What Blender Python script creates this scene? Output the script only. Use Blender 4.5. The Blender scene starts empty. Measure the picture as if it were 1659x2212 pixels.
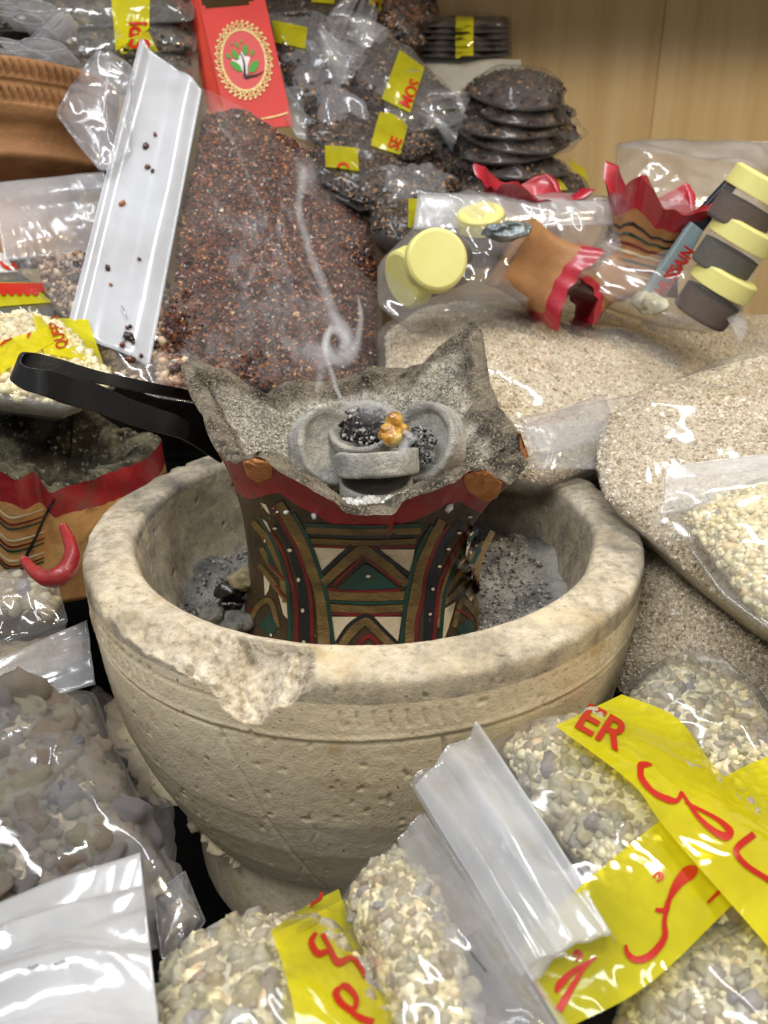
import bpy, bmesh, math, random
import numpy as np
from mathutils import Vector, Matrix, Euler
from mathutils.bvhtree import BVHTree
random.seed(7); RNG = np.random.default_rng(7)
S = bpy.context.scene; COL = S.collection
R = math.radians
# ---------------------------------------------------------------- camera
ZR = 0.21                      # height of the mortar's rim above the counter (metres)
FPX = 1800.0; W0, H0 = 1659.0, 2212.0
PITCH = R(24.3)
CAM = np.array([0.0098, -0.395, ZR + 0.182])
FW = np.array([0, math.cos(PITCH), -math.sin(PITCH)]); UP = np.array([0, math.sin(PITCH), math.cos(PITCH)]); RT = np.array([1., 0, 0])
cd = bpy.data.cameras.new('camera'); cam = bpy.data.objects.new('camera', cd); COL.objects.link(cam)
cam.location = CAM; cam.rotation_euler = (math.pi/2 - PITCH, 0, 0)
cd.sensor_fit = 'VERTICAL'; cd.sensor_height = 36; cd.lens = FPX / H0 * 36
cd.clip_start = 0.01; cd.clip_end = 50
cd.dof.use_dof = True; cd.dof.focus_distance = 0.37; cd.dof.aperture_fstop = 14
S.camera = cam
S.render.resolution_x = 768; S.render.resolution_y = 1024
# ---------------------------------------------------------------- world, lamps, exposure
wd = bpy.data.worlds.new("World"); S.world = wd; wd.use_nodes = True
wd.node_tree.nodes['Background'].inputs[0].default_value = (0.84, 0.84, 0.86, 1)
wd.node_tree.nodes['Background'].inputs[1].default_value = 0.32
def lamp(name, loc, aim, size, power, col):
    l = bpy.data.lights.new(name, 'AREA'); l.shape = 'RECTANGLE'; l.size, l.size_y = size; l.energy = power; l.color = col
    o = bpy.data.objects.new(name, l); COL.objects.link(o); o.location = loc
    o.rotation_euler = (Vector(aim) - Vector(loc)).to_track_quat('-Z', 'Y').to_euler()
    return o
lamp('ceiling_tube', (-0.45, -0.55, 1.35), (0, 0, .15), (1.2, .14), 12.5, (.97, .98, 1))
lamp('ceiling_tube', (0.25, 0.10, 1.45), (0, 0, .15), (1.2, .12), 7, (.95, .97, 1))
lamp('ceiling_spot', (0.75, -0.35, 1.15), (.1, .2, .15), (.14, .14), 5.0, (1, .84, .58))
S.view_settings.view_transform = 'Standard'; S.view_settings.look = 'None'; S.view_settings.exposure = 0.35; S.view_settings.gamma = 1
S.cycles.max_bounces = 8; S.cycles.transparent_max_bounces = 32; S.cycles.transmission_bounces = 6
S.cycles.caustics_reflective = False; S.cycles.caustics_refractive = False
S.cycles.use_denoising = True; S.cycles.volume_step_rate = 1.0
# ---------------------------------------------------------------- points
def ray(u, v): return FW + RT * ((u - 829.5) / FPX) + UP * ((1106 - v) / FPX)
def at(u, v, d): return CAM + ray(u, v) * d
def aty(u, v, Y):
    r = ray(u, v); return CAM + r * ((Y - CAM[1]) / r[1])
def atz(u, v, Z):
    r = ray(u, v); return CAM + r * ((ZR + Z - CAM[2]) / r[2])
def hx(s, k=1.0):
    c = [int(s[i:i+2], 16) / 255 for i in (0, 2, 4)]
    return tuple([(x / 12.92 if x <= .04045 else ((x + .055) / 1.055) ** 2.4) * k for x in c] + [1.0])
# ---------------------------------------------------------------- noise (numpy)
_T = np.random.default_rng(3).random(65536)
def vnoise(p):
    p = np.asarray(p, float); i = np.floor(p).astype(np.int64); f = p - i; f = f * f * (3 - 2 * f)
    def h(x, y, z): return _T[(x * 7919 + y * 10473 + z * 19349) & 65535]
    x, y, z = i[..., 0], i[..., 1], i[..., 2]; fx, fy, fz = f[..., 0], f[..., 1], f[..., 2]
    a = h(x, y, z) * (1 - fx) + h(x + 1, y, z) * fx; b = h(x, y + 1, z) * (1 - fx) + h(x + 1, y + 1, z) * fx
    c = h(x, y, z + 1) * (1 - fx) + h(x + 1, y, z + 1) * fx; d = h(x, y + 1, z + 1) * (1 - fx) + h(x + 1, y + 1, z + 1) * fx
    return ((a * (1 - fy) + b * fy) * (1 - fz) + (c * (1 - fy) + d * fy) * fz) * 2 - 1
def fbm(p, o=4, g=.5):
    s = 0; a = 1; n = 0
    for k in range(o): s = s + a * vnoise(np.asarray(p) * 2 ** k + 17.3 * k); n += a; a *= g
    return s / n
def ridge(p, o=2):
    s = 0; a = 1; n = 0
    for k in range(o): s = s + a * (1 - np.abs(vnoise(np.asarray(p) * 2 ** k + 9.1 * k)) * 2.2); n += a; a *= .5
    return s / n
def smooth(x, a, b):
    t = np.clip((x - a) / (b - a), 0, 1); return t * t * (3 - 2 * t)
# ---------------------------------------------------------------- objects
def mesh(name, V, F, m=None, sm=True):
    me = bpy.data.meshes.new(name); me.from_pydata([tuple(v) for v in np.asarray(V, float)], [], [tuple(int(i) for i in f) for f in F])
    if sm: me.polygons.foreach_set('use_smooth', [True] * len(me.polygons))
    if m: me.materials.append(m)
    me.update(); return me
def tag(o, label=None, cat=None, group=None, kind=None):
    if label: o['label'] = label
    if cat: o['category'] = cat
    if group: o['group'] = group
    if kind: o['kind'] = kind
    return o
def thing(name, label, cat, loc, group=None):
    o = bpy.data.objects.new(name, None); COL.objects.link(o); o.location = [float(x) for x in loc]; o.empty_display_size = .02
    o['_'] = 1; del o['_']
    return tag(o, label, cat, group)
def wloc(o):
    p = np.zeros(3)
    while o is not None: p = p + np.array(o.location); o = o.parent
    return p
def part(root, name, V, F, m, sm=True, label=None, kind=None):
    V = np.asarray(V, float)
    base = wloc(root) if root is not None else np.zeros(3)
    if root is None: loc = np.array([V[:, 0].mean(), V[:, 1].mean(), V[:, 2].min()])
    else: loc = np.zeros(3)
    me = mesh(name, V - base - loc, F, m, sm)
    o = bpy.data.objects.new(name, me); COL.objects.link(o); o.location = loc
    if root is not None: o.parent = root
    return tag(o, label, None, None, kind)
def solo(name, V, F, m, label, cat, group=None, sm=True, kind=None):
    o = part(None, name, V, F, m, sm); return tag(o, label, cat, group, kind)
def bvh(V, F): return BVHTree.FromPolygons([tuple(v) for v in V], [tuple(int(i) for i in f) for f in F])
def join(*ms):
    V, F, n = [], [], 0
    for v, f in ms:
        V.append(np.asarray(v)); F += [tuple(int(i) + n for i in q) for q in f]; n += len(v)
    return np.concatenate(V), F
def grid_faces(nu, nv, cu=False, cv=False):
    F = []
    for i in range(nu if cu else nu - 1):
        for j in range(nv if cv else nv - 1):
            F.append((i * nv + j, ((i + 1) % nu) * nv + j, ((i + 1) % nu) * nv + (j + 1) % nv, i * nv + (j + 1) % nv))
    return F
def box(c, s, ax=None, bev=.0):
    ax = np.eye(3) if ax is None else np.array(ax)
    V = []; n = 0; b = bev
    bm = bmesh.new(); bmesh.ops.create_cube(bm, size=1)
    for v in bm.verts: v.co = Vector((v.co.x * s[0], v.co.y * s[1], v.co.z * s[2]))
    if b: bmesh.ops.bevel(bm, geom=list(bm.edges), offset=b, segments=2, affect='EDGES')
    bm.verts.index_update()
    V = np.array([v.co[:] for v in bm.verts]) @ ax + np.array(c); F = [[v.index for v in f.verts] for f in bm.faces]; bm.free()
    return V, F
def basis(n, up=(0, 0, 1)):
    n = np.array(n, float); n /= np.linalg.norm(n); x = np.cross(up, n)
    if np.linalg.norm(x) < 1e-3: x = np.cross((0, 1, 0), n)
    x /= np.linalg.norm(x); return np.array([x, np.cross(n, x), n])     # rows
def lathe(prof, n=96, c=(0, 0, 0), ax=None, cap=True):
    prof = np.array(prof, float); a = np.linspace(0, 2 * np.pi, n, endpoint=False)
    V = np.stack([np.outer(prof[:, 0], np.cos(a)), np.outer(prof[:, 0], np.sin(a)), np.outer(prof[:, 1], np.ones(n))], -1).reshape(-1, 3)
    if ax is not None: V = V @ np.array(ax)
    return V + np.array(c), grid_faces(len(prof), n, False, True)
def catmull(P, n):
    P = np.array(P, float); m = len(P); Q = np.vstack([2 * P[0] - P[1], P, 2 * P[-1] - P[-2]])
    t = np.linspace(0, m - 1 - 1e-9, n); i = t.astype(int); f = (t - i)[:, None]
    a, b, c, d = Q[i], Q[i + 1], Q[i + 2], Q[i + 3]
    return .5 * (2 * b + (c - a) * f + (2 * a - 5 * b + 4 * c - d) * f ** 2 + (3 * b - a - 3 * c + d) * f ** 3)
def tube(P, r, n=8, cap=True):
    P = np.array(P, float); r = np.broadcast_to(r, len(P)); T = np.gradient(P, axis=0); T /= np.linalg.norm(T, axis=1)[:, None] + 1e-12
    N = []; p = np.cross(T[0], (0.3, .2, 1)); p /= np.linalg.norm(p)
    for t in T:
        p = p - t * (p @ t); p /= np.linalg.norm(p); N.append(p)
    N = np.array(N); B = np.cross(T, N); a = np.linspace(0, 2 * np.pi, n, endpoint=False)
    V = (P[:, None] + r[:, None, None] * (N[:, None] * np.cos(a)[None, :, None] + B[:, None] * np.sin(a)[None, :, None])).reshape(-1, 3)
    F = grid_faces(len(P), n, False, True); F += [tuple(range(n))[::-1], tuple(range(len(V) - n, len(V)))]
    return V, F
# ---------------------------------------------------------------- materials
def nodes(name):
    m = bpy.data.materials.new(name); m.use_nodes = True; nt = m.node_tree
    return m, nt, nt.nodes['Principled BSDF'], nt.nodes['Material Output']
def N(nt, t, **k):
    n = nt.nodes.new(t)
    for a, b in k.items():
        if a.startswith('i_'): n.inputs[a[2:].replace('_', ' ')].default_value = b
        else: setattr(n, a, b)
    return n
def ramp(nt, src, cols):
    r = nt.nodes.new('ShaderNodeValToRGB'); e = r.color_ramp.elements
    while len(e) > 1: e.remove(e[0])
    e[0].position = cols[0][0]; e[0].color = cols[0][1]
    for p, c in cols[1:]: q = e.new(p); q.color = c
    nt.links.new(src, r.inputs[0]); return r.outputs[0]
def mixc(nt, fac, a, b, mode='MIX'):
    m = N(nt, 'ShaderNodeMix', data_type='RGBA', blend_type=mode)
    for i, s in ((0, fac), (6, a), (7, b)):
        if isinstance(s, (float, int)): m.inputs[i].default_value = s
        elif isinstance(s, tuple): m.inputs[i].default_value = s
        else: nt.links.new(s, m.inputs[i])
    return m.outputs[2]
def coords(nt, stretch=None):
    tc = N(nt, 'ShaderNodeTexCoord'); o = tc.outputs['Object']
    if stretch:
        mp = N(nt, 'ShaderNodeMapping'); mp.inputs['Scale'].default_value = stretch; nt.links.new(o, mp.inputs[0]); o = mp.outputs[0]
    return o
def noise_n(nt, co, scale, detail=5, rough=.6, out='Fac', dist=0):
    n = N(nt, 'ShaderNodeTexNoise', i_Scale=scale, i_Detail=detail, i_Roughness=rough, i_Distortion=dist)
    nt.links.new(co, n.inputs['Vector']); return n.outputs[out]
def bump(nt, h, dist, strength=1, prev=None):
    b = N(nt, 'ShaderNodeBump', i_Strength=strength, i_Distance=dist); nt.links.new(h, b.inputs['Height'])
    if prev is not None: nt.links.new(prev, b.inputs['Normal'])
    return b.outputs[0]
def mat(name, cols, scale=60, rough=.7, bumps=((300, .0004),), spec=.4, sss=0, trans=0, speck=None, attr=None, stretch=None, detail=6, coat=0, rnd=None, metallic=0, nrough=.6, extra=None):
    m, nt, p, out = nodes(name); co = coords(nt, stretch)
    if attr: a = N(nt, 'ShaderNodeAttribute', attribute_name=attr); src = a.outputs['Fac']
    elif rnd: a = N(nt, 'ShaderNodeObjectInfo'); src = a.outputs['Random']
    else: src = noise_n(nt, co, scale, detail, nrough)
    c = ramp(nt, src, cols) if len(cols) > 1 else None
    if c is None: rgb = N(nt, 'ShaderNodeRGB'); rgb.outputs[0].default_value = cols[0][1]; c = rgb.outputs[0]
    if attr or rnd:
        f = noise_n(nt, co, scale, 4); c = mixc(nt, 1.0, c, ramp(nt, f, [(.25, (.78, .75, .70, 1)), (.7, (1.08, 1.08, 1.08, 1))]), 'MULTIPLY')
    for s in (speck or ()):                                   # (scale, lo, hi, colour)
        f = noise_n(nt, co, s[0], 3, .6); f = ramp(nt, f, [(s[1], (0, 0, 0, 1)), (s[2], (1, 1, 1, 1))]); c = mixc(nt, f, c, s[3])
    if extra: c = extra(nt, co, c)
    nt.links.new(c, p.inputs['Base Color']); p.inputs['Roughness'].default_value = rough
    p.inputs['Specular IOR Level'].default_value = spec; p.inputs['Metallic'].default_value = metallic
    if sss: p.inputs['Subsurface Weight'].default_value = sss; p.inputs['Subsurface Radius'].default_value = (.004, .003, .002)
    if trans: p.inputs['Transmission Weight'].default_value = trans
    if coat: p.inputs['Coat Weight'].default_value = coat; p.inputs['Coat Roughness'].default_value = .12
    pr = None
    for s, d in bumps: pr = bump(nt, noise_n(nt, co, s, 5, .65), d, 1, pr)
    if pr is not None: nt.links.new(pr, p.inputs['Normal'])
    return m
def film(name, milk=.06, rough=.09, bs=28, bd=.0015, col=(.92, .94, 1, 1), gl=.07, stretch=None, tint=(1, 1, 1, 1), gk=.55):
    m, nt, p, out = nodes(name); nt.nodes.remove(p); co = coords(nt, stretch)
    L = nt.links
    nz = N(nt, 'ShaderNodeTexNoise', i_Scale=bs, i_Detail=3, i_Roughness=.5, i_Distortion=.8); L.new(co, nz.inputs['Vector'])
    f = N(nt, 'ShaderNodeMath', operation='SUBTRACT'); L.new(nz.outputs['Fac'], f.inputs[0]); f.inputs[1].default_value = .5
    ab = N(nt, 'ShaderNodeMath', operation='ABSOLUTE'); L.new(f.outputs[0], ab.inputs[0])
    b = bump(nt, ab.outputs[0], bd * 4, 1)
    b = bump(nt, noise_n(nt, co, bs * 4, 2, .5), bd * .25, 1, b)
    tr = N(nt, 'ShaderNodeBsdfTransparent'); tr.inputs[0].default_value = tint
    df = N(nt, 'ShaderNodeBsdfDiffuse'); df.inputs[0].default_value = col; tl = N(nt, 'ShaderNodeBsdfTranslucent'); tl.inputs[0].default_value = col
    mm = N(nt, 'ShaderNodeMixShader'); mm.inputs[0].default_value = .4; L.new(df.outputs[0], mm.inputs[1]); L.new(tl.outputs[0], mm.inputs[2])
    n2 = noise_n(nt, co, bs * .7, 4, .6); mk = N(nt, 'ShaderNodeMapRange'); L.new(n2, mk.inputs[0])
    mk.inputs[1].default_value = .3; mk.inputs[2].default_value = .75; mk.inputs[3].default_value = milk * .45; mk.inputs[4].default_value = min(1, milk * 1.6)
    a = N(nt, 'ShaderNodeMixShader'); L.new(mk.outputs[0], a.inputs[0]); L.new(tr.outputs[0], a.inputs[1]); L.new(mm.outputs[0], a.inputs[2])
    g = N(nt, 'ShaderNodeBsdfGlossy'); g.inputs['Roughness'].default_value = rough; L.new(b, g.inputs['Normal'])
    lw = N(nt, 'ShaderNodeLayerWeight'); L.new(b, lw.inputs['Normal']); lw.inputs['Blend'].default_value = .5
    pw = N(nt, 'ShaderNodeMath', operation='POWER'); L.new(lw.outputs['Facing'], pw.inputs[0]); pw.inputs[1].default_value = 3.5
    ma = N(nt, 'ShaderNodeMath', operation='MULTIPLY_ADD'); L.new(pw.outputs[0], ma.inputs[0]); ma.inputs[1].default_value = gk; ma.inputs[2].default_value = gl
    o = N(nt, 'ShaderNodeMixShader'); L.new(ma.outputs[0], o.inputs[0]); L.new(a.outputs[0], o.inputs[1]); L.new(g.outputs[0], o.inputs[2])
    L.new(o.outputs[0], out.inputs[0]); return m
K0 = (0, 0, 0, 1)
FILM = film('clear_film', .10, .11, 20, .0007, col=(1, .99, .96, 1))
FILM_B = film('clear_film_soft', .16, .14, 14, .0008)
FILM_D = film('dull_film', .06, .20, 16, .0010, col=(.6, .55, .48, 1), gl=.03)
HEAD = film('milky_film', .30, .17, 18, .0011, col=(.92, .93, .95, 1), gl=.07)
HEAD_C = film('thin_header_film', .15, .15, 18, .0012, col=(.92, .93, .95, 1), gl=.07)
HEAD_W = film('white_header_film', .66, .20, 7, .0003, col=(.86, .89, .94, 1), gl=.10)
HEAD2 = film('glossy_milky_film', .46, .16, 16, .0010, col=(.97, .98, 1, 1), gl=.12)
TAPE = None
def tape_mat(name, c, alpha=.9):
    m = film(name, alpha, .09, 22, .0012, col=hx(c), gl=.05, tint=hx('f5ee60')); return m
TAPE = tape_mat('yellow_tape', 'f0e628', .97); TAPE_D = tape_mat('yellow_tape_far', 'd8cf2e', .95)
INK = mat('red_ink', [(0, hx('ac1f0d'))], 40, .35, ())
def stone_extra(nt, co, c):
    at_ = N(nt, 'ShaderNodeAttribute', attribute_name='soot_shade'); n3 = noise_n(nt, co, 75, 8, .8)
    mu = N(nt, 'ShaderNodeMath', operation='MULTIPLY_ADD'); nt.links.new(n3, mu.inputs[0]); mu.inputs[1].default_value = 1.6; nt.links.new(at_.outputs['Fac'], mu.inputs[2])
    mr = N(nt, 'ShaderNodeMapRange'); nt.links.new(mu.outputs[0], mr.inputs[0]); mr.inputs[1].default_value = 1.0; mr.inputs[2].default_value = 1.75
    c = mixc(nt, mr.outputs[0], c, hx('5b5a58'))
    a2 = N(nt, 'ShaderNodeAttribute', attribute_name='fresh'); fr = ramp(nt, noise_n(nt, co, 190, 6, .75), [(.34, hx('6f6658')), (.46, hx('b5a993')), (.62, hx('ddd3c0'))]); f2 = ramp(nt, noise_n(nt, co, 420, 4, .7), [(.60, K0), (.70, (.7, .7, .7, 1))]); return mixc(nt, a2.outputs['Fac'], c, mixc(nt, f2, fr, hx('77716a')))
STONE = mat('carved_stone', [(.28, hx('c9b898')), (.5, hx('d2c2a2')), (.72, hx('dacdb0'))], 30, .93, ((170, .0006), (800, .0005)), .15,
            speck=((150, .70, .76, hx('9a8868')), (420, .66, .71, hx('6b6250')), (45, .60, .72, hx('c2ac84'))), extra=stone_extra)
CLAY = mat('orange_clay', [(.3, hx('9a6136')), (.7, hx('c88a56'))], 120, .9, ((300, .0015), (900, .0006)), .2)
RED = mat('worn_red_paint', [(.3, hx('861a1c')), (.55, hx('a82426')), (.75, hx('b23c36'))], 50, .38, ((120, .0003), (500, .0002)), .5, coat=.25, speck=((300, .68, .72, hx('5a3a2c')),))
REDF = mat('bright_red_paint', [(.3, hx('8e1220')), (.7, hx('ad2333'))], 50, .35, ((80, .0006),), .5, coat=.4)
def soot_extra(nt, co, c):
    a = N(nt, 'ShaderNodeAttribute', attribute_name='ash'); n = noise_n(nt, co, 75, 6, .7)
    ad = N(nt, 'ShaderNodeMath', operation='ADD'); nt.links.new(n, ad.inputs[0]); nt.links.new(a.outputs['Fac'], ad.inputs[1])
    mr = N(nt, 'ShaderNodeMapRange'); nt.links.new(ad.outputs[0], mr.inputs[0]); mr.inputs[1].default_value = .75; mr.inputs[2].default_value = 1.25
    ashc = ramp(nt, noise_n(nt, co, 230, 7, .75), [(.32, hx('77736a')), (.44, hx('b4ad9c')), (.62, hx('e6e0d0'))])
    return mixc(nt, mr.outputs[0], c, ashc)
SOOT = mat('soot_crust', [(.32, hx('2b2723')), (.46, hx('58514a')), (.60, hx('8a8070')), (.74, hx('3d3833'))], 60, .95, ((170, .003), (650, .002)), .1,
           speck=((800, .54, .66, hx('a89c7e')), (70, .62, .74, hx('1c1815'))), extra=soot_extra)
ASH = mat('grey_ash', [(.3, hx('8b8678')), (.5, hx('b8b19e')), (.7, hx('dcd6c6'))], 140, .98, ((250, .003), (900, .0015)), .05, speck=((90, .64, .7, hx('4c4840')),))
ASHG = mat('white_ash_crumb', [(0, hx('7f7b72')), (.5, hx('aaa596')), (1, hx('d4d1c6'))], 300, .95, ((900, .0006),), .1, attr='gr')
COAL = mat('ashed_charcoal', [(.3, hx('8a8884')), (.5, hx('aeaba2')), (.7, hx('ccc8ba'))], 70, .97, ((330, .0022), (1000, .0012)), .05, speck=((520, .66, .72, hx('4e4b45')), (60, .6, .75, hx('8d94a0'))))
COALB = mat('burnt_charcoal', [(.35, hx('0d0c0c')), (.55, hx('2c2a29')), (.7, hx('8b8882'))], 190, .9, ((200, .004), (600, .002)), .3)
BLACK = mat('black_iron', [(.3, hx('020202')), (.7, hx('0c0b0b'))], 90, .38, ((250, .00015),), .45)
DARK = mat('dark_cloth', [(.3, hx('0a0a0b')), (.7, hx('1b1917'))], 40, .9, ((200, .001),), .1)
# ---------------------------------------------------------------- bags
def pillow(out, top, bot, nr=34, na=150, p=2.6, q=.7, flat=.06, wr=.0012, ws=26, seed=0, lump=0.0, rw=.0012, soft=2, edge_r=0):
    P = np.array([at(*o) for o in out]); c0 = P.mean(0); _, _, vt = np.linalg.svd(P - c0); n = vt[2]
    if n @ (CAM - c0) < 0: n = -n
    d = np.linalg.norm(np.roll(P, -1, 0) - P, axis=1); s = np.concatenate([[0], np.cumsum(d)]); PP = np.vstack([P, P[:1]])
    t = np.linspace(0, s[-1], na, endpoint=False); B = np.stack([np.interp(t, s, PP[:, k]) for k in range(3)], 1)
    for _ in range(soft): B = (np.roll(B, 1, 0) + 2 * B + np.roll(B, -1, 0)) / 4
    c = B.mean(0); ex = vt[0]; ey = np.cross(n, ex)
    r = np.linspace(0, 1, nr + 1)[1:] ** .8; rr = np.clip(r / (1 - flat), 0, 1)
    prof = (1 - rr ** p) ** q
    G = c + r[:, None, None] * (B - c)
    X = (G - c) @ ex; Y = (G - c) @ ey; ang = np.arange(na)[None] / na
    env = smooth(1 - rr, 0, .25)[:, None]
    co = np.stack([X * ws, Y * ws * .45, np.full_like(X, seed * 3.7)], -1)
    co2 = np.stack([X * ws * .5 + Y * ws * .9, Y * ws * .5 - X * ws, np.full_like(X, seed * 5.1 + 4)], -1)
    w = wr * (ridge(co, 2) + .7 * ridge(co2, 2)) * (.25 + .75 * env)
    big = fbm(np.stack([X * 14, Y * 14, np.full_like(X, seed)], -1), 2) * lump
    ed = rw * np.sin(ang * na * .35 + 3 * fbm(np.stack([X * 30, Y * 30, np.full_like(X, seed)], -1), 2)) * (smooth(rr, .6, .92) * (1 - smooth(rr, .97, 1)))[:, None]
    H = prof[:, None] * (top + big) + w + ed
    T = G + H[..., None] * n
    V = np.vstack([(c + n * (top + w[0].mean()))[None], T.reshape(-1, 3)])
    F = [(0, 1 + j, 1 + (j + 1) % na) for j in range(na)]
    F += [tuple(x + 1 for x in f) for f in grid_faces(nr, na, False, True)]
    nb = 7; r2 = np.linspace(1, 0, nb + 1)[1:-1]; base = len(V) - na
    for k, x in enumerate(r2):
        V = np.vstack([V, c + x * (B - c) - n * bot * (1 - x ** p) ** q])
        for j in range(na): F.append((base + j, len(V) - na + j, len(V) - na + (j + 1) % na, base + (j + 1) % na))
        base = len(V) - na
    V = np.vstack([V, (c - n * bot)[None]]); F += [(len(V) - 1, base + (j + 1) % na, base + j) for j in range(na)]
    nt = 1 + nr * na
    return dict(V=V, F=F, nt=nt, nft=na * nr, n=n, c=c, ex=ex, ey=ey, B=B)
def plane_d(pl, u, v):
    r = ray(u, v); return ((pl['c'] - CAM) @ pl['n']) / (r @ pl['n'])
def sample(V, F, nf, k, rng):
    F = F[:nf]; A = np.array([V[f[0]] for f in F]); Bq = np.array([V[f[1]] for f in F]); Cq = np.array([V[f[2]] for f in F]); D = np.array([V[f[-1]] for f in F])
    nrm = np.cross(Bq - A, Cq - A) + np.cross(Cq - A, D - A); ar = np.linalg.norm(nrm, axis=1)
    i = rng.choice(len(F), k, p=ar / ar.sum()); a, b = rng.random(k)[:, None], rng.random(k)[:, None]
    P = (A[i] * (1 - a) + Bq[i] * a) * (1 - b) + (D[i] * (1 - a) + Cq[i] * a) * b
    return P, nrm[i] / (ar[i][:, None] + 1e-15)
def blob(sub=1, rough=.25, seed=0, flat=1.0):
    bm = bmesh.new(); bmesh.ops.create_icosphere(bm, subdivisions=sub, radius=1)
    V = np.array([v.co[:] for v in bm.verts]); F = [[v.index for v in f.verts] for f in bm.faces]; bm.free()
    V = V * (1 + rough * fbm(V * 1.3 + seed * 7.7, 2)[:, None] * 1.6 + (rough * .45 * fbm(V * 4.2 + seed * 3.1, 3)[:, None] if sub >= 2 and rough > .5 else 0)) * np.array([1, .82, .72 * flat])
    return V, np.array(F)
def chunk(seed, facets=16, asp=(1, .8, .65)):
    """an angular broken piece: the hull of scattered points, edges slightly softened"""
    rg = np.random.default_rng(seed); P = rg.normal(size=(facets, 3)); P /= np.linalg.norm(P, axis=1)[:, None]; P *= (.8 + .35 * rg.random((facets, 1))); P *= np.array(asp)
    bm = bmesh.new(); [bm.verts.new(p) for p in P]; bmesh.ops.convex_hull(bm, input=bm.verts[:]); bmesh.ops.delete(bm, geom=[v for v in bm.verts if not v.link_faces], context='VERTS')
    bm.verts.index_update(); V = np.array([v.co[:] for v in bm.verts]); F = [[v.index for v in f.verts] for f in bm.faces]; bm.free(); return V, F
def quats(k, rng):
    q = rng.normal(size=(k, 4)); q /= np.linalg.norm(q, axis=1)[:, None]; w, x, y, z = q.T
    return np.stack([1-2*(y*y+z*z), 2*(x*y-z*w), 2*(x*z+y*w), 2*(x*y+z*w), 1-2*(x*x+z*z), 2*(y*z-x*w), 2*(x*z-y*w), 2*(y*z+x*w), 1-2*(x*x+y*y)], -1).reshape(k, 3, 3)
def grains(root, name, P, size, m, rng, sub=0, var=.45, rough=.4):
    """many small irregular grains as one mesh, a random value per grain in attribute gr"""
    k = len(P)
    if rough == 'cut':
        BV, BF = chunk(5, 12); BF = np.array(BF)
    elif sub == 0:
        BV = np.array([(1,0,0),(-1,0,0),(0,1,0),(0,-1,0),(0,0,1),(0,0,-1)], float) * np.array([1, .8, .7]); BF = np.array([(0,2,4),(2,1,4),(1,3,4),(3,0,4),(2,0,5),(1,2,5),(3,1,5),(0,3,5)])
    else: BV, BF = blob(sub, rough, 3)
    sc = size * (1 + var * rng.normal(size=k)).clip(.35, 2.2)
    BVj = BV[None] * (1 + .3 * rng.random((k, len(BV), 1)) - .15) if sub <= 1 else BV[None]
    V = np.einsum('kij,kvj->kvi', quats(k, rng), np.broadcast_to(BVj, (k, len(BV), 3))) * sc[:, None, None] + P[:, None]
    V = V.reshape(-1, 3); F = (BF[None] + (np.arange(k) * len(BV))[:, None, None]).reshape(-1, 3)
    base = wloc(root); me = bpy.data.meshes.new(name); me.vertices.add(len(V)); me.vertices.foreach_set('co', (V - base).ravel().astype(np.float32))
    me.loops.add(F.size); me.loops.foreach_set('vertex_index', F.ravel().astype(np.int32)); me.polygons.add(len(F))
    me.polygons.foreach_set('loop_start', np.arange(0, F.size, 3, dtype=np.int32))
    me.update(calc_edges=True); me.polygons.foreach_set('use_smooth', [sub >= 1] * len(F))
    at_ = me.attributes.new('gr', 'FLOAT', 'POINT'); at_.data.foreach_set('value', np.repeat(rng.random(k), len(BV)).astype(np.float32))
    me.materials.append(m); me.validate()
    o = bpy.data.objects.new(name, me); COL.objects.link(o); o.parent = root; o['kind'] = 'stuff'; return o
def thin(P, s, cap):
    keep = []; cell = {}
    for i, p in enumerate(P):
        k = tuple((p // s).astype(int)); ok = True
        for a in (-1, 0, 1):
            for b in (-1, 0, 1):
                for c in (-1, 0, 1):
                    for q in cell.get((k[0]+a, k[1]+b, k[2]+c), ()):
                        if np.sum((q - p) ** 2) < s * s: ok = False; break
                    if not ok: break
                if not ok: break
            if not ok: break
        if ok:
            keep.append(i); cell.setdefault(k, []).append(p)
            if len(keep) >= cap: break
    return keep
BLOBS = {}
def stones(root, name, P, size, m, rng, sub=2, var=.3, rough=.45, cap=290):
    """separate resin pieces sharing eight meshes; smaller leftovers are joined"""
    key = (name, m.name, sub, rough)
    if key not in BLOBS:
        BLOBS[key] = []
        for s in range(10):
            V, F = chunk(s + len(BLOBS) * 11, (14, 20, 26)[s % 3], ((1, .8, .65), (1, .9, .5), (1.2, .7, .6))[s % 3]) if rough == 'cut' or (sub == 2 and s % 2 == 0) else blob(sub, rough, s + len(BLOBS) * 11); me = mesh(name, V, F, m, sm=rough != 'cut' or s % 2 == 0); BLOBS[key].append(me)
    keep = thin(P, size * 1.15, cap); base = wloc(root); PK = P[keep]
    # those nearest the camera are kept apart
    for p in PK:
        o = bpy.data.objects.new(name, BLOBS[key][rng.integers(10)]); COL.objects.link(o); o.parent = root
        o.location = p - base; o.rotation_euler = rng.random(3) * 6.28; s = size * (1 + var * rng.normal()); s = min(max(s, size * .55), size * 1.8); o.scale = (s, s, s)
    return keep
def drape(T, u, v, off, pl=None):
    r = ray(u, v); rl = r / np.linalg.norm(r); h = T.ray_cast(Vector(CAM), Vector(rl))
    if h[0] is None:
        d = plane_d(pl, u, v) if pl else .4
        q = CAM + r * d; hh = T.find_nearest(Vector(q)); p = np.array(hh[0]); p = q if np.linalg.norm(p - q) < .03 else p
        return q - rl * off
    nn = np.array(h[1]); nn = nn if nn @ rl < 0 else -nn
    return np.array(h[0]) - rl * off * .5 + nn * off * .5
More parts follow.
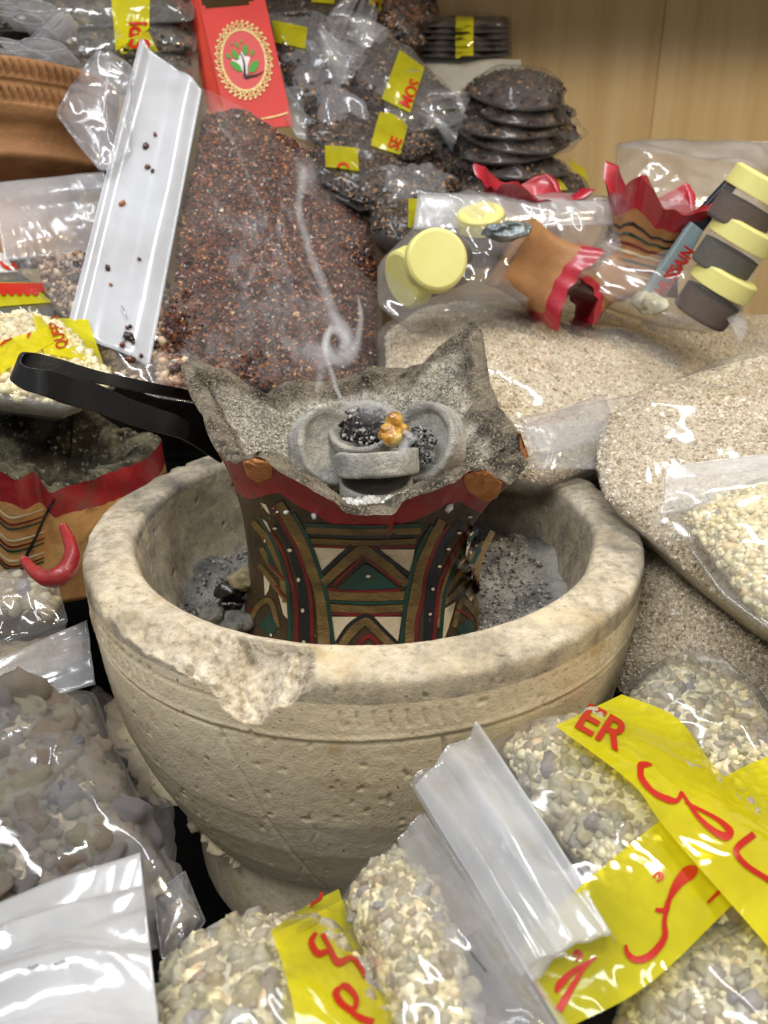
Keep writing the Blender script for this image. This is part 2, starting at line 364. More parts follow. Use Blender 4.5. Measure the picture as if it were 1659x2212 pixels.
def quad_px(c, nu, nv):
    c = np.array(c, float); a, b = np.meshgrid(np.linspace(0, 1, nu), np.linspace(0, 1, nv), indexing='ij'); a = a[..., None]; b = b[..., None]
    return ((c[0] * (1 - a) + c[1] * a) * (1 - b) + (c[3] * (1 - a) + c[2] * a) * b)
def drape_rows(root, name, T, rows, m, off=.004, nu=50, nv=16, pl=None):
    """a tape following rows of (left edge, right edge) picture points"""
    A = catmull([q[0] for q in rows], nu); B = catmull([q[1] for q in rows], nu); f = np.linspace(0, 1, nv)[None, :, None]
    Q = (A[:, None] * (1 - f) + B[:, None] * f).reshape(-1, 2); G = np.array([drape(T, u, v, 0, pl) for u, v in Q]).reshape(nu, nv, 3)
    for _ in range(14):
        G[1:-1] = (G[:-2] + 2 * G[1:-1] + G[2:]) / 4; G[:, 1:-1] = (G[:, :-2] + 2 * G[:, 1:-1] + G[:, 2:]) / 4
    V = G.reshape(-1, 3); d = CAM - V; d /= np.linalg.norm(d, axis=1)[:, None]; V = V + d * (off + .0009 * ridge(V * 45, 2)[:, None]); F = grid_faces(nu, nv)
    return part(root, name, V, F, m), bvh(V, F)
def drape_quad(root, name, T, c, m, off=.0006, nu=24, nv=10, pl=None, label=None, thick=0):
    Q = quad_px(c, nu, nv).reshape(-1, 2); V = np.array([drape(T, u, v, off, pl) for u, v in Q])
    G = V.reshape(nu, nv, 3)
    for _ in range(2):
        G[1:-1] = (G[:-2] + 2 * G[1:-1] + G[2:]) / 4; G[:, 1:-1] = (G[:, :-2] + 2 * G[:, 1:-1] + G[:, 2:]) / 4
    V = G.reshape(-1, 3)
    F = grid_faces(nu, nv)
    if thick:
        d = V - CAM; d /= np.linalg.norm(d, axis=1)[:, None]; n0 = len(V); V = np.vstack([V, V + d * thick]); F2 = [tuple(i + n0 for i in f)[::-1] for f in F]
        e = [i * nv for i in range(nu)] + [(nu - 1) * nv + j for j in range(1, nv)] + [i * nv + nv - 1 for i in range(nu - 2, -1, -1)] + [j for j in range(nv - 2, 0, -1)]
        F = F + F2 + [(e[k], e[(k + 1) % len(e)], e[(k + 1) % len(e)] + n0, e[k] + n0) for k in range(len(e))]
    return part(root, name, V, F, m, label=label), bvh(V, F)
def stroke(root, name, T, pts, w, m, off=.0005, pl=None, n=None, thick=.0002, taper=None):
    """a brush stroke laid on a surface; pts in picture points, w half width"""
    n = n or max(6, len(pts) * 6); C = catmull(pts, n); t = np.gradient(C, axis=0); t /= np.linalg.norm(t, axis=1)[:, None] + 1e-9
    nn = np.stack([-t[:, 1], t[:, 0]], 1); ww = np.interp(np.linspace(0, 1, n), np.linspace(0, 1, len(w)), w) if hasattr(w, '__len__') else np.full(n, w, float)
    V = []
    for i in range(n):
        for s in (-1, -.33, .33, 1): u, v = C[i] + nn[i] * ww[i] * s; V.append(drape(T, u, v, off, pl))
    return part(root, name, V, grid_faces(n, 4), m)
def poly_fill(root, name, T, pts, m, off=.0005, pl=None, rings=5, label=None):
    P = np.array(pts, float); c = P.mean(0); d = np.linalg.norm(np.roll(P, -1, 0) - P, axis=1); s = np.concatenate([[0], np.cumsum(d)]); PP = np.vstack([P, P[:1]])
    na = 40; t = np.linspace(0, s[-1], na, endpoint=False); B = np.stack([np.interp(t, s, PP[:, k]) for k in range(2)], 1)
    V = [drape(T, *c, off, pl)]
    for r in np.linspace(0, 1, rings + 1)[1:]:
        for b in B: q = c + r * (b - c); V.append(drape(T, q[0], q[1], off, pl))
    F = [(0, 1 + j, 1 + (j + 1) % na) for j in range(na)] + [tuple(x + 1 for x in f) for f in grid_faces(rings, na, False, True)]
    return part(root, name, V, F, m, label=label)
def text_px(root, name, T, body, O, X, Y, m, off=.0009, pl=None, bold=.03, mirror=False):
    """font text mapped so that one em runs along X (picture vector) and up along Y"""
    c = bpy.data.curves.new('t', 'FONT'); c.body = body; c.offset = bold; c.size = 1; c.resolution_u = 4
    o = bpy.data.objects.new('t', c); COL.objects.link(o); dg = bpy.context.evaluated_depsgraph_get(); me = bpy.data.meshes.new_from_object(o.evaluated_get(dg))
    bpy.data.objects.remove(o); bm = bmesh.new(); bm.from_mesh(me); bmesh.ops.triangulate(bm, faces=bm.faces[:])
    for _ in range(2):
        L = [e for e in bm.edges if e.calc_length() > .16]
        if L: bmesh.ops.subdivide_edges(bm, edges=L, cuts=1); bmesh.ops.triangulate(bm, faces=bm.faces[:])
    bm.verts.index_update(); V = []
    for v in bm.verts:
        q = np.array(O, float) + np.array(X, float) * v.co.x + np.array(Y, float) * v.co.y; V.append(drape(T, q[0], q[1], off, pl))
    F = [[v.index for v in f.verts] for f in bm.faces]; bm.free()
    return part(root, name, V, F, m, sm=False)
def staple(root, T, a, b, pl=None):
    A, B = drape(T, *a, .0012, pl), drape(T, *b, .0012, pl); V, F = tube([A * .98 + B * .02 + (B - A) * 0 , A + (B - A) * .1 + (CAM - A) * .002, B + (A - B) * .1 + (CAM - B) * .002, B], .00028, 6)
    return part(root, 'staple', V, F, STEEL)
STEEL = mat('steel_wire', [(0, hx('9a9a9a'))], 50, .25, (), metallic=1)
def sheet(root, name, c4, m, nu=36, nv=24, bulge=.004, folds=(.0012, 5), thick=.0006, seed=0, label=None, roll=0):
    """a header of folded film: four corners (u,v,depth); folds run along the first side"""
    P = np.array([at(*c) for c in c4]); a, b = np.meshgrid(np.linspace(0, 1, nu), np.linspace(0, 1, nv), indexing='ij')
    G = (P[0] * (1 - a[..., None]) + P[1] * a[..., None]) * (1 - b[..., None]) + (P[3] * (1 - a[..., None]) + P[2] * a[..., None]) * b[..., None]
    n = np.cross(P[1] - P[0], P[3] - P[0]); n /= np.linalg.norm(n); n = n if n @ (CAM - P[0]) > 0 else -n
    h = bulge * np.sin(np.pi * b) * (.6 + .4 * np.sin(np.pi * a)) + folds[0] * (1.5 * vnoise(np.stack([a * .6 + 3, b * folds[1] * 1.6 + .3 * fbm(np.stack([a * 2, b, a * 0 + seed], -1), 2), a * 0 + seed * 2.3], -1)) + .35 * ridge(np.stack([a * .7 + 3, b * folds[1] + .25 * fbm(np.stack([a * 2, b, a * 0 + seed], -1), 2), a * 0 + seed * 2.3], -1), 1) + .12 * ridge(np.stack([a * 2.2, b * folds[1] * 1.7 + a * 1.3, a * 0 + seed], -1), 1))
    if roll: h = h + roll * np.exp(-((b - .06) / .06) ** 2)
    V1 = (G + h[..., None] * n).reshape(-1, 3); V2 = (G + h[..., None] * n - n * thick).reshape(-1, 3)
    F = grid_faces(nu, nv); n0 = len(V1); F2 = [tuple(i + n0 for i in f)[::-1] for f in F]
    e = [i * nv for i in range(nu)] + [(nu - 1) * nv + j for j in range(1, nv)] + [i * nv + nv - 1 for i in range(nu - 2, -1, -1)] + [j for j in range(nv - 2, 0, -1)]
    F3 = [(e[k], e[(k + 1) % len(e)], e[(k + 1) % len(e)] + n0, e[k] + n0) for k in range(len(e))]
    V = np.vstack([V1, V2]); part(root, name, V, F + F2 + F3, m, label=label); return bvh(V, F + F2 + F3)
def bag(label, cat, out, top, bot, core=None, coremat=None, fm=FILM, seed=0, group=None, name='resin_bag', lump=.002, kinds=(), q=.7, p=2.6, wr=.0012, ws=26, gap=.0015, flat=.06, rw=.0012, coreh=.94):
    pl = pillow(out, top, bot, seed=seed, lump=lump, q=q, p=p, wr=wr, ws=ws, flat=flat, rw=rw)
    root = thing(name, label, cat, (pl['c'][0], pl['c'][1], pl['V'][:, 2].min()), group)
    part(root, 'film', pl['V'], pl['F'], fm); T = bvh(pl['V'], pl['F'])
    rng = np.random.default_rng(seed + 100); c = None
    if coremat is not None:
        co = core if core is not None else [(o[0] + (np.mean([x[0] for x in out]) - o[0]) * .06, o[1] + (np.mean([x[1] for x in out]) - o[1]) * .06) for o in out]
        oc = [(u, v, plane_d(pl, u, v)) for u, v, *_ in co]
        c = pillow(oc, top * coreh - gap, bot * .9, nr=44, na=150, seed=seed, lump=lump, q=q * .9, p=p, wr=.0004, ws=60, flat=0, rw=0)
        V = c['V']; V[:c['nt']] += (c['n'][None] * (.0007 * fbm(V[:c['nt']] * 350, 3)[:, None]))
        part(root, 'contents', V, c['F'], coremat)
        for k in kinds:
            P, nn = sample(V, c['F'], c['nft'], k['n'], rng)
            P = P - c['n'] * k.get('down', k['size'] * .62 if k.get('sep') else 0)
            if k.get('sep'): stones(root, k['name'], P, k['size'], k['mat'], rng, k.get('sub', 1), cap=k.get('cap', 290), rough=k.get('rough', .45), var=k.get('var', .3))
            else: grains(root, k['name'], P, k['size'], k['mat'], rng, k.get('sub', 0), rough=k.get('rough', .4))
    return root, pl, T, c
# ---------------------------------------------------------------- setting
V, F = box((0, .15, -.02), (1.7, 1.3, .04)); solo('counter', V, F, DARK, None, None, sm=False, kind='structure')
def wood_extra(nt, co, c):
    n = noise_n(nt, co, 3, 4, .6); return mixc(nt, n, c, hx('a8824f'), 'MIX')
WOOD = mat('pale_plywood', [(.3, hx('b99a68')), (.5, hx('c6a876')), (.7, hx('cfb384'))], 8, .7, ((60, .0004),), .3, stretch=(5, 5, .30), speck=((9, .74, .78, hx('5c3d20')),))
wall = bpy.data.objects.new('back_wall', None); COL.objects.link(wall); wall.location = (0.1, .60, 0); wall['kind'] = 'structure'
for x0, x1, dy in ((-.9, -.35, 0), (-.3495, .2988, 0), (.2992, .95, .0005)):
    V, F = box(((x0 + x1) / 2, .61 + dy, .45), (x1 - x0, .02, .95), bev=.001); part(wall, 'board', V, F, WOOD, sm=False)
V, F = box((.1, .52, .63), (1.9, .30, .02), bev=.001); solo('shelf', V, F, WOOD, None, None, sm=False, kind='structure')
# ---------------------------------------------------------------- stone mortar
def build_mortar():
    root = thing('stone_mortar', 'large round carved stone bowl with a chipped rim, holding the painted incense burner', 'stone bowl', (0, 0, 0))
    pr = np.array([(1.012, 1.0)]) * np.array([(0, -.21), (.097, -.21), (.100, -.205), (.1005, -.17), (.102, -.152), (.106, -.1465), (.109, -.143), (.118, -.125), (.127, -.102), (.1335, -.078), (.1372, -.05), (.1390, -.025),
                   (.1394, -.006), (.1390, -.0018), (.1375, -.0002), (.130, .0002), (.122, .0004), (.1170, .0002), (.1150, -.0014), (.1136, -.006), (.111, -.02), (.105, -.04), (.093, -.058), (.075, -.067), (.04, -.071), (0, -.072)])
    d = np.linalg.norm(np.diff(pr, axis=0), axis=1); s = np.r_[0, np.cumsum(d)]
    w = np.array([1 if (-.16 < z < .01 and r > .1) else .35 for r, z in pr]); ds = d * (w[1:] + w[:-1]) / 2; q = np.r_[0, np.cumsum(ds)]
    nn = 330; t = np.interp(np.linspace(0, q[-1], nn), q, s); rr = np.interp(t, s, pr[:, 0]); zz = np.interp(t, s, pr[:, 1])
    for _ in range(4): rr[1:-1] = (rr[:-2] + 2 * rr[1:-1] + rr[2:]) / 4; zz[1:-1] = (zz[:-2] + 2 * zz[1:-1] + zz[2:]) / 4
    na = 760; u = np.linspace(-np.pi, np.pi, na, endpoint=False); th = u - .45 * np.sin(u)          # denser at the front
    th = th[None] + 0 * rr[:, None]; r = rr[:, None] + 0 * th; z = zz[:, None] + 0 * th
    tr = np.gradient(rr); tz = np.gradient(zz); nl = np.hypot(tr, tz); nr, nz = (tz / nl)[:, None], (-tr / nl)[:, None]
    deg = np.degrees(th)
    X = r * np.sin(th); Y = -r * np.cos(th); P = np.stack([X, Y, z], -1)
    outer = (np.arange(nn) < int(nn * .62))[:, None] & (r > .1)
    h = .0006 * fbm(P * 18, 2) + .0002 * fbm(P * 90, 3) + .00016 * fbm(P * 330, 2)
    h = h - .0012 * smooth(fbm(P * 240 + 5, 2), .60, .72) * (z > -.16)
    # cut lines: a ring groove, a second ridge line, two upright score lines
    gz = -.030 + .0012 * np.sin(th * 3)
    wall_ = outer & (z < -.006)
    h = h - wall_ * .0012 * np.exp(-((z - gz) / .0009) ** 2) * (.6 + .4 * vnoise(P * 60)) + wall_ * .0006 * np.exp(-((z - gz - .0018) / .0011) ** 2)
    h = h - wall_ * .0006 * np.exp(-((z - gz - .014) / .0006) ** 2) * (deg < -20)
    for a0, sl, wd in ((-23.5, 60, .0009), (13.5, 15, .0008), (-62, 30, .0008), (58, 15, .0008)):
        aa = a0 + (z - gz) * -sl * 2.2; h = h - wall_ * (z < gz) * .0013 * np.exp(-((deg - aa) / (wd / .13 * 57)) ** 2) * (.5 + .5 * smooth(vnoise(P * 50), -.6, .2))
    # row of crescent gouges under the rim
    for k, (a0, a1) in enumerate(((-4, 62), (-70, -36))):
        ph = (deg - a0) / 2.6; band = (deg > a0) & (deg < a1); xx = (ph - np.floor(ph) - .5) * 2; yy = (z + .0165) / .0065; cr = np.exp(-((xx - .5 * yy ** 2 + .1) / .2) ** 2) * (np.abs(yy) < 1)
        h = h + wall_ * band * cr * (-.0009 if k == 0 else -.0018) * (.6 + .5 * vnoise(P * 45 + 3))
    # stray pits and cracks
    rng = np.random.default_rng(5)
    for k in range(60):
        a0 = rng.uniform(-75, 75); z0 = rng.uniform(-.13, -.008); sa, sz = rng.uniform(.0006, .0018), rng.uniform(.0006, .0013)
        dx = (deg - a0) / 57.3 * .135; h = h - wall_ * rng.uniform(.0004, .0016) * np.exp(-(dx / sa) ** 2 - ((z - z0) / sz) ** 2)
    for a0, z0, l in ((-8, -.085, .03), (14, -.06, .006), (15, -.064, .004), (-13, -.118, .02)):
        dx = (deg - a0) / 57.3 * .135 + .003 * vnoise(np.stack([z * 120, z * 0, z * 0 + a0], -1)); h = h - wall_ * .0006 * np.exp(-(dx / .0005) ** 2) * (np.abs(z - z0) < l / 2)
    # rim: chips all round, and the big chip at the front left
    r = r + nr * h; z = z + nz * h
    rimw = .0028 * smooth(vnoise(np.stack([th * 6, th * 0, th * 0 + 2], -1)) + .5 * vnoise(np.stack([th * 21, th * 0, th * 0], -1)), .15, .8)
    big = .0150 * smooth(deg, -33, -19) * (1 - smooth(deg + 2.2 * vnoise(np.stack([z * 260, z * 0, z * 0 + 3], -1)) + 1.2 * vnoise(np.stack([r * 500, z * 300, z * 0], -1)), -11.5, -6.0)) * (1 + .25 * vnoise(np.stack([th * 14, th * 0, th * 0 + 8], -1))) + .005 * smooth(deg, -60, -38) * (1 - smooth(deg, -30, -24))
    cut = rimw + .0010 + big; rough = 1 + 0 * th
    nx, nzz = .55, .835; sd = (r - .1392) * nx + (z - .001) * nzz + cut + (.0022 * fbm(np.stack([X, Y, z], -1) * 95, 4) + .0010 * fbm(np.stack([X, Y, z], -1) * 260, 2)) * (big > .002) + .0004 * fbm(np.stack([X, Y, z], -1) * 400, 2)
    m = outer | ((r > .122) & (z > -.03)); over = np.where(m, np.clip(sd, 0, None), 0)
    fresh = np.where(over > 0, smooth(big, .002, .008) * .8, 0)
    r = r - over * nx; z = z - over * nzz
    PP_ = np.stack([r * np.sin(th), -r * np.cos(th), z], -1); pitn = (smooth(fbm(PP_ * 210, 3), .0, .5) * .0026 + .0012 * fbm(PP_ * 420, 3) + .0016 * fbm(PP_ * 75, 2)) * fresh; z = z - pitn; r = r - pitn * .5
    X = r * np.sin(th); Y = -r * np.cos(th); z = z - .0004 * (r > .1)
    inner = (np.arange(nn) >= int(nn * .60))[:, None] & (r < .1155)
    P = np.stack([X, Y, z + ZR], -1)
    # greying per vertex: inside, sooty streaks on the rim, shade painted low in front
    fresh = np.maximum(fresh, .55 * smooth(z, -.006, -.001) * (r > .112) * (r < .145) * smooth(fbm(PP_ * 60, 3), -.5, .3))
    topr = (z > -.012) & (r > .112); V3 = np.stack([X, Y, z], -1)
    soot_shade = np.where(inner, .38 + .35 * smooth(-z, .03, .07) + .2 * (X > .05), np.where(topr, .10 + .46 * smooth(fbm(V3 * 17 + 3, 3), -.15, .4) * (1 - fresh * .6) + .16 * smooth(np.abs(deg), 40, 75), -.02))
    soot_shade = soot_shade + .62 * np.exp(-((X + .048) / .02) ** 2 - ((z + .12) / .022) ** 2) * (Y < 0) * 0 + .22 * smooth(-z, .10, .15) * (r > .09) * (Y < 0)  # shade under the overhang painted onto the low front wall and foot
    V = P.reshape(-1, 3); F = grid_faces(nn, na, False, True)
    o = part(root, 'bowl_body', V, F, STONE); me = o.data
    for nme, val in (('soot_shade', soot_shade), ('fresh', fresh)):
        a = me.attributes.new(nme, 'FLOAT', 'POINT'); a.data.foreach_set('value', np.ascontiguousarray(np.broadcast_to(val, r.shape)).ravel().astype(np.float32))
    # broken carrying lugs at the left: rough stubs standing proud of the wall
    def lug(a, b, w, hgt, seed):
        n1, n2 = 80, 36; A = catmull([a, ((a[0] + b[0]) / 2, (a[1] + b[1]) / 2), b], n1); Vv = []
        for i in range(n1):
            dg, zc = A[i]; e = math.sin(math.pi * (i + .5) / n1) ** .4
            for j in range(n2):
                f = j / (n2 - 1) * 2 - 1; zz_ = zc + f * w * e; rb = float(np.interp(-zz_, [.005, .025, .05, .078, .102, .125, .143, .16, .2], [.139, .139, .1372, .1335, .127, .118, .109, .101, .1]))
                q_ = np.array([dg * .0023, zz_, seed * .1]); hh = hgt * e * (1 - abs(f) ** 3) * (.75 + .5 * float(vnoise(q_ * 90))) + .0035 * e * float(fbm(q_ * 190, 4)) + .003 * float(ridge(q_ * 120, 2)) * e - .003; x = math.radians(dg); R_ = rb + hh; p = np.array([R_ * math.sin(x), -R_ * math.cos(x), zz_])
                p = p * (1 + .030 * fbm(p * 120 + seed, 4) + .008 * ridge(p * 260 + seed, 2)) + np.array([-.8, -.5, 0]) * .0035 * ridge(p * 60 + seed, 2) * e * max(0, 1 - abs(f))
                p[2] += 0; Vv.append(p + [0, 0, ZR])
        part(root, 'broken_lug', Vv, grid_faces(n1, n2), STONE)
    lug((-78, -.086), (-49, -.119), .010, .0150, 1); lug((-66, -.148), (-34, -.150), .006, .006, 5)
    return root
build_mortar()
# loose ash and debris on the mortar floor
rng = np.random.default_rng(11)
ar = rng.random(5200) ** .5 * .098; aa = rng.random(5200) * 6.283
heap = thing('ash_heap', 'loose grey ash and crumbs on the floor of the stone bowl', 'ash', (0, 0, ZR - .07))
hr = np.linspace(0, .110, 40); ha = np.linspace(0, 2 * np.pi, 160, endpoint=False); HX = np.outer(hr, np.cos(ha)); HY = np.outer(hr, np.sin(ha))
def hz(x, y): return ZR - .054 + .012 * fbm(np.stack([x * 30, y * 30, x * 0], -1), 3) + .020 * smooth(np.hypot(x, y), .055, .105) * (.4 + .6 * smooth(x, -.02, .07)) + .004 * fbm(np.stack([x * 160, y * 160, x * 0], -1), 3)
part(heap, 'ash_bed', np.stack([HX, HY, hz(HX, HY)], -1).reshape(-1, 3), grid_faces(40, 160, False, True), ASHD := mat('dark_ash', [(.32, hx('5a5856')), (.48, hx('8f8c85')), (.66, hx('b4b0a6'))], 45, .97, ((220, .003), (900, .001)), .05))
gx, gy = ar * np.cos(aa), ar * np.sin(aa); grains(heap, 'ash_crumbs', np.stack([gx, gy, hz(gx, gy) + .0003], -1), .0011, ASHG_D := mat('grey_crumb', [(0, hx('5a5855')), (.5, hx('8d8a83')), (1, hx('b4b0a5'))], 300, .95, (), .1, attr='gr'), rng)
RESB = mat('burnt_black_resin', [(.3, hx('070505')), (.7, hx('1a110c'))], 80, .18, ((120, .002),), .6, coat=.6)
CHAR = mat('ash_lump', [(.3, hx('55544f')), (.7, hx('9c988c'))], 120, .95, ((250, .002), (800, .001)), .1)
OLDR = mat('stale_resin', [(.3, hx('6a5a3c')), (.7, hx('a8a07c'))], 90, .5, ((200, .001),), .4)
for u, v, s, m, lb in ((495, 1275, .0075, RESB, 'shiny black lump of burnt resin beside the burner inside the stone bowl'), (498, 1305, .0060, RESB, 'lower half burnt black resin knob among the ash lumps'), (530, 1250, .0085, OLDR, 'yellow grey stale resin lump behind the black one'),
                       (505, 1345, .0085, CHAR, 'grey rounded ash lump nearest the rim inside the stone bowl'), (455, 1330, .007, CHAR, 'grey ash lump at the left of the burnt resin'), (540, 1315, .0065, CHAR, 'pale ash lump touching the base of the burner')):
    BVv, BF = blob(3, .3, u); p = aty(u, v, -.035 if v > 1320 else -.02); BVv = BVv * (1 + .1 * fbm(BVv * 4 + u, 3))[:, None] * s + p
    solo('resin_lump' if m is not CHAR else 'ash_lump', BVv, BF, m, lb, 'resin' if m is not CHAR else 'ash lump')
# ---------------------------------------------------------------- painted incense burner
RIMK = [(388,785,.045),(400,822,.036),(440,900,.012),(482,985,-.020),(510,1000,-.046),(530,990,-.055),(560,988,-.060),(600,1018,-.063),(650,1045,-.064),(700,1072,-.065),(722,1080,-.066),(738,1106,-.066),(800,1112,-.067),(855,1110,-.066),(868,1080,-.066),
        (930,1062,-.065),(990,1035,-.063),(1012,1016,-.060),(1050,1018,-.055),(1075,1035,-.049),(1100,1045,-.040),(1143,1000,-.024),(1130,955,-.006),(1110,920,.012),(1080,880,.032),(1058,830,.046),(1047,760,.062),(1040,712,.076),(1020,703,.084),
        (985,730,.087),(950,760,.089),(920,790,.090),(880,800,.091),(800,797,.092),(760,815,.092),(700,828,.091),(640,826,.089),(600,832,.087),(570,854,.085),(530,835,.080),(500,812,.074),(450,795,.062),(410,779,.052)]
AX = np.array([-.004, .008])
def rim_curve(K, AX, na, jag=.0012, seed=0):
    P = np.array([aty(*k) for k in K]); th = np.arctan2(P[:, 0] - AX[0], -(P[:, 1] - AX[1])); o = np.argsort(th); th, P = th[o], P[o]
    rr = np.hypot(P[:, 0] - AX[0], P[:, 1] - AX[1]); z = P[:, 2]; t = np.linspace(-np.pi, np.pi, na, endpoint=False)
    T3 = np.r_[th - 2 * np.pi, th, th + 2 * np.pi]; r = np.interp(t, T3, np.tile(rr, 3)); z = np.interp(t, T3, np.tile(z, 3))
    for _ in range(2): r = (np.roll(r, 1) + 2 * r + np.roll(r, -1)) / 4; z = (np.roll(z, 1) + 2 * z + np.roll(z, -1)) / 4
    z = z + jag * fbm(np.stack([t * 16, t * 0, t * 0 + seed], -1), 3)
    return t, r, z
def sq(t, a, b, rot=0, p=3.4):
    c, s = np.abs(np.sin(t - rot)) / a, np.abs(np.cos(t - rot)) / b; return (c ** p + s ** p) ** (-1 / p)
def burner(root, K, AX, zb, waist, base, deep, cup, mats, na=420, rot=0.0, seed=0, wz=.45, band=.16, wall=.010, tilt=(0, 0), ashlvl=None, fr=2.2):
    t, r0, z0 = rim_curve(K, AX, na, seed=seed); n1 = 120; s = np.linspace(0, 1, n1)[:, None]
    zr = z0.mean(); ztop = z0[None]; z = ztop * (1 - s) + zb * s
    rw = sq(t, *waist, rot)[None]; rb = sq(t, *base, rot)[None]
    f = np.clip(1 - s / wz, 0, 1) ** fr; g = np.clip((s - wz) / (1 - wz), 0, 1) ** 2
    r = rw + (r0[None] - rw) * f + (rb - rw) * g
    P = np.stack([AX[0] + r * np.sin(t), AX[1] - r * np.cos(t), z], -1)
    nrm = np.stack([np.sin(t), -np.cos(t), t * 0], -1)[None]; P = P + nrm * (.0007 * fbm(P * 70 + seed, 3))[..., None]
    bd = (band * (1 + .12 * vnoise(np.stack([t * 2, t * 0, t * 0 + seed], -1)))); k = int(band * n1)
    part(root, 'rim_band', P[:k + 1].reshape(-1, 3), grid_faces(k + 1, na, False, True), mats[0])
    V, F = P[k:].reshape(-1, 3), grid_faces(n1 - k, na, False, True); part(root, 'burner_body', V, F, mats[1])
    Vf, Ff = P.reshape(-1, 3), grid_faces(n1, na, False, True)
    # lip and bowl inside
    n2 = 90; q = np.linspace(0, 1, n2)[:, None]; L = P[0]
    r1 = np.maximum(r0 - wall * (1.2 + .5 * vnoise(np.stack([t * 9, t * 0, t * 0 + 4], -1))), .02); rc = sq(t, cup, cup, rot, 2.4)
    fi = (1 - q) ** 1.35; ri = (rc * .35 + (r1 - rc * .35) * fi); zi = deep + (z0 - .0006 - deep) * (1 - q) ** 1.9 * (.85 + .15 * (1 - q))
    ri = ri * (q * 0 + 1); Q = np.stack([AX[0] + ri * np.sin(t), AX[1] - ri * np.cos(t), zi], -1)
    Q = Q + (.0026 * fbm(Q * 55, 3) + .0018 * fbm(Q * 200, 3))[..., None] * np.array([0, 0, 1]) * smooth(q, 0, .1)[..., None]
    lipm = (P[0] * .75 + Q[0] * .25) + np.stack([t * 0, t * 0, .0022 + .0012 * fbm(Q[0] * 130, 3)], -1); P2_ = P[0] * .9 + Q[0] * .1 + [0, 0, .0010]; lipm = np.stack([P2_, lipm])
    V = np.vstack([P[0][None], lipm, Q]).reshape(-1, 3); o = part(root, 'sooty_bowl', V, grid_faces(n2 + 3, na, False, True), mats[2])
    ash = np.concatenate([np.full(na * 3, -.05), (np.broadcast_to(.10 + .62 * smooth(q, .0, .13), (n2, na)) + .34 * fbm(Q * 26 + 3, 3) - .12 * (Q[..., 0] < AX[0] - .03)).ravel()])
    a = o.data.attributes.new('ash', 'FLOAT', 'POINT'); a.data.foreach_set('value', ash.astype(np.float32))
    return bvh(Vf, Ff), Q, bvh(V, grid_faces(n2 + 3, na, False, True))
BODY = mat('dark_painted_clay', [(.3, hx('2b2114')), (.6, hx('3d2f1c')), (.8, hx('4d3b22'))], 60, .42, ((160, .0006), (600, .0002)), .4, coat=.2, speck=((400, .7, .74, hx('8b7a58')),))
BRONZ = mat('bronze_brown_paint', [(.3, hx('4a3818')), (.6, hx('6d5527')), (.75, hx('80663a'))], 70, .36, ((220, .0006), (900, .0004)), .5, coat=.3, stretch=(1, 1, 2), speck=((500, .7, .74, hx('a59066')),))
CREAM = mat('cream_paint', [(.3, hx('a8977a')), (.7, hx('cdbf9f'))], 60, .5, ((200, .0004),), .4, speck=((300, .7, .75, hx('6d5a40')),))
GREEN = mat('dark_green_paint', [(.3, hx('0f2a22')), (.7, hx('1c4034'))], 60, .35, ((200, .0003),), .5, coat=.3)
MAROON = mat('maroon_paint', [(.3, hx('47100f')), (.7, hx('6e1a1b'))], 60, .35, ((200, .0003),), .5, coat=.3)
BLK = mat('black_paint', [(.3, hx('0c0d0f')), (.7, hx('1d2024'))], 60, .35, ((200, .0003),), .5, coat=.3, speck=((350, .7, .75, hx('55504a')),))
def rim_extra(nt, co, c):
    g = N(nt, 'ShaderNodeTexCoord'); n = noise_n(nt, co, 30, 5, .7); return mixc(nt, ramp(nt, n, [(.50, K0), (.66, (.9, .9, .9, 1))]), c, hx('574236'))
REDRIM = mat('sooty_red_rim', [(.3, hx('6f1516')), (.55, hx('901d20')), (.75, hx('96302a'))], 40, .4, ((90, .0006), (500, .0002)), .5, coat=.2, extra=rim_extra)
bz = ZR - .068
IB = thing('incense_burner', 'smoking painted clay incense burner with red horned rim standing in the stone bowl', 'incense burner', (AX[0], AX[1], bz))
T, Q, TI = burner(IB, RIMK, AX, bz, (.0565, .053), (.074, .068), ZR + .012, .050, (REDRIM, BODY, SOOT), rot=-.03, wz=.52, band=.17)
def S_(nm, pts, w, m, off=.0006): return stroke(IB, nm, T, pts, w, m, off * .42 + .0001)
def PF(nm, pts, m, off=.0004): return poly_fill(IB, nm, T, pts, m, off)
def zz(pts): return [(464.5 + x * .4, 995.4 + y * .4) for x, y in pts]
def col_strip(L, Rr, m, nm, off, wv): return S_(nm, zz(L), wv, m, off)
# cream grounds
for pts in ([(530,468),(745,468),(590,610),(578,600)],[(890,478),(1078,478),(1055,610),(1035,590)],[(628,842),(780,842),(665,1000),(645,1000)],[(860,842),(1008,842),(985,990),(965,985)],
            [(1295,560),(1380,390),(1400,380),(1330,600)],[(1238,800),(1300,760),(1260,900),(1225,1000)],[(245,225),(275,235),(300,290),(280,275)],[(262,590),(300,640),(290,700),(270,730)],[(335,690),(385,740),(398,860),(370,830)],[(240,300),(280,330),(345,480),(340,500)],[(1350,720),(1390,640),(1395,740),(1380,760)]):
    PF('cream_panel', zz(pts), CREAM, .0003)
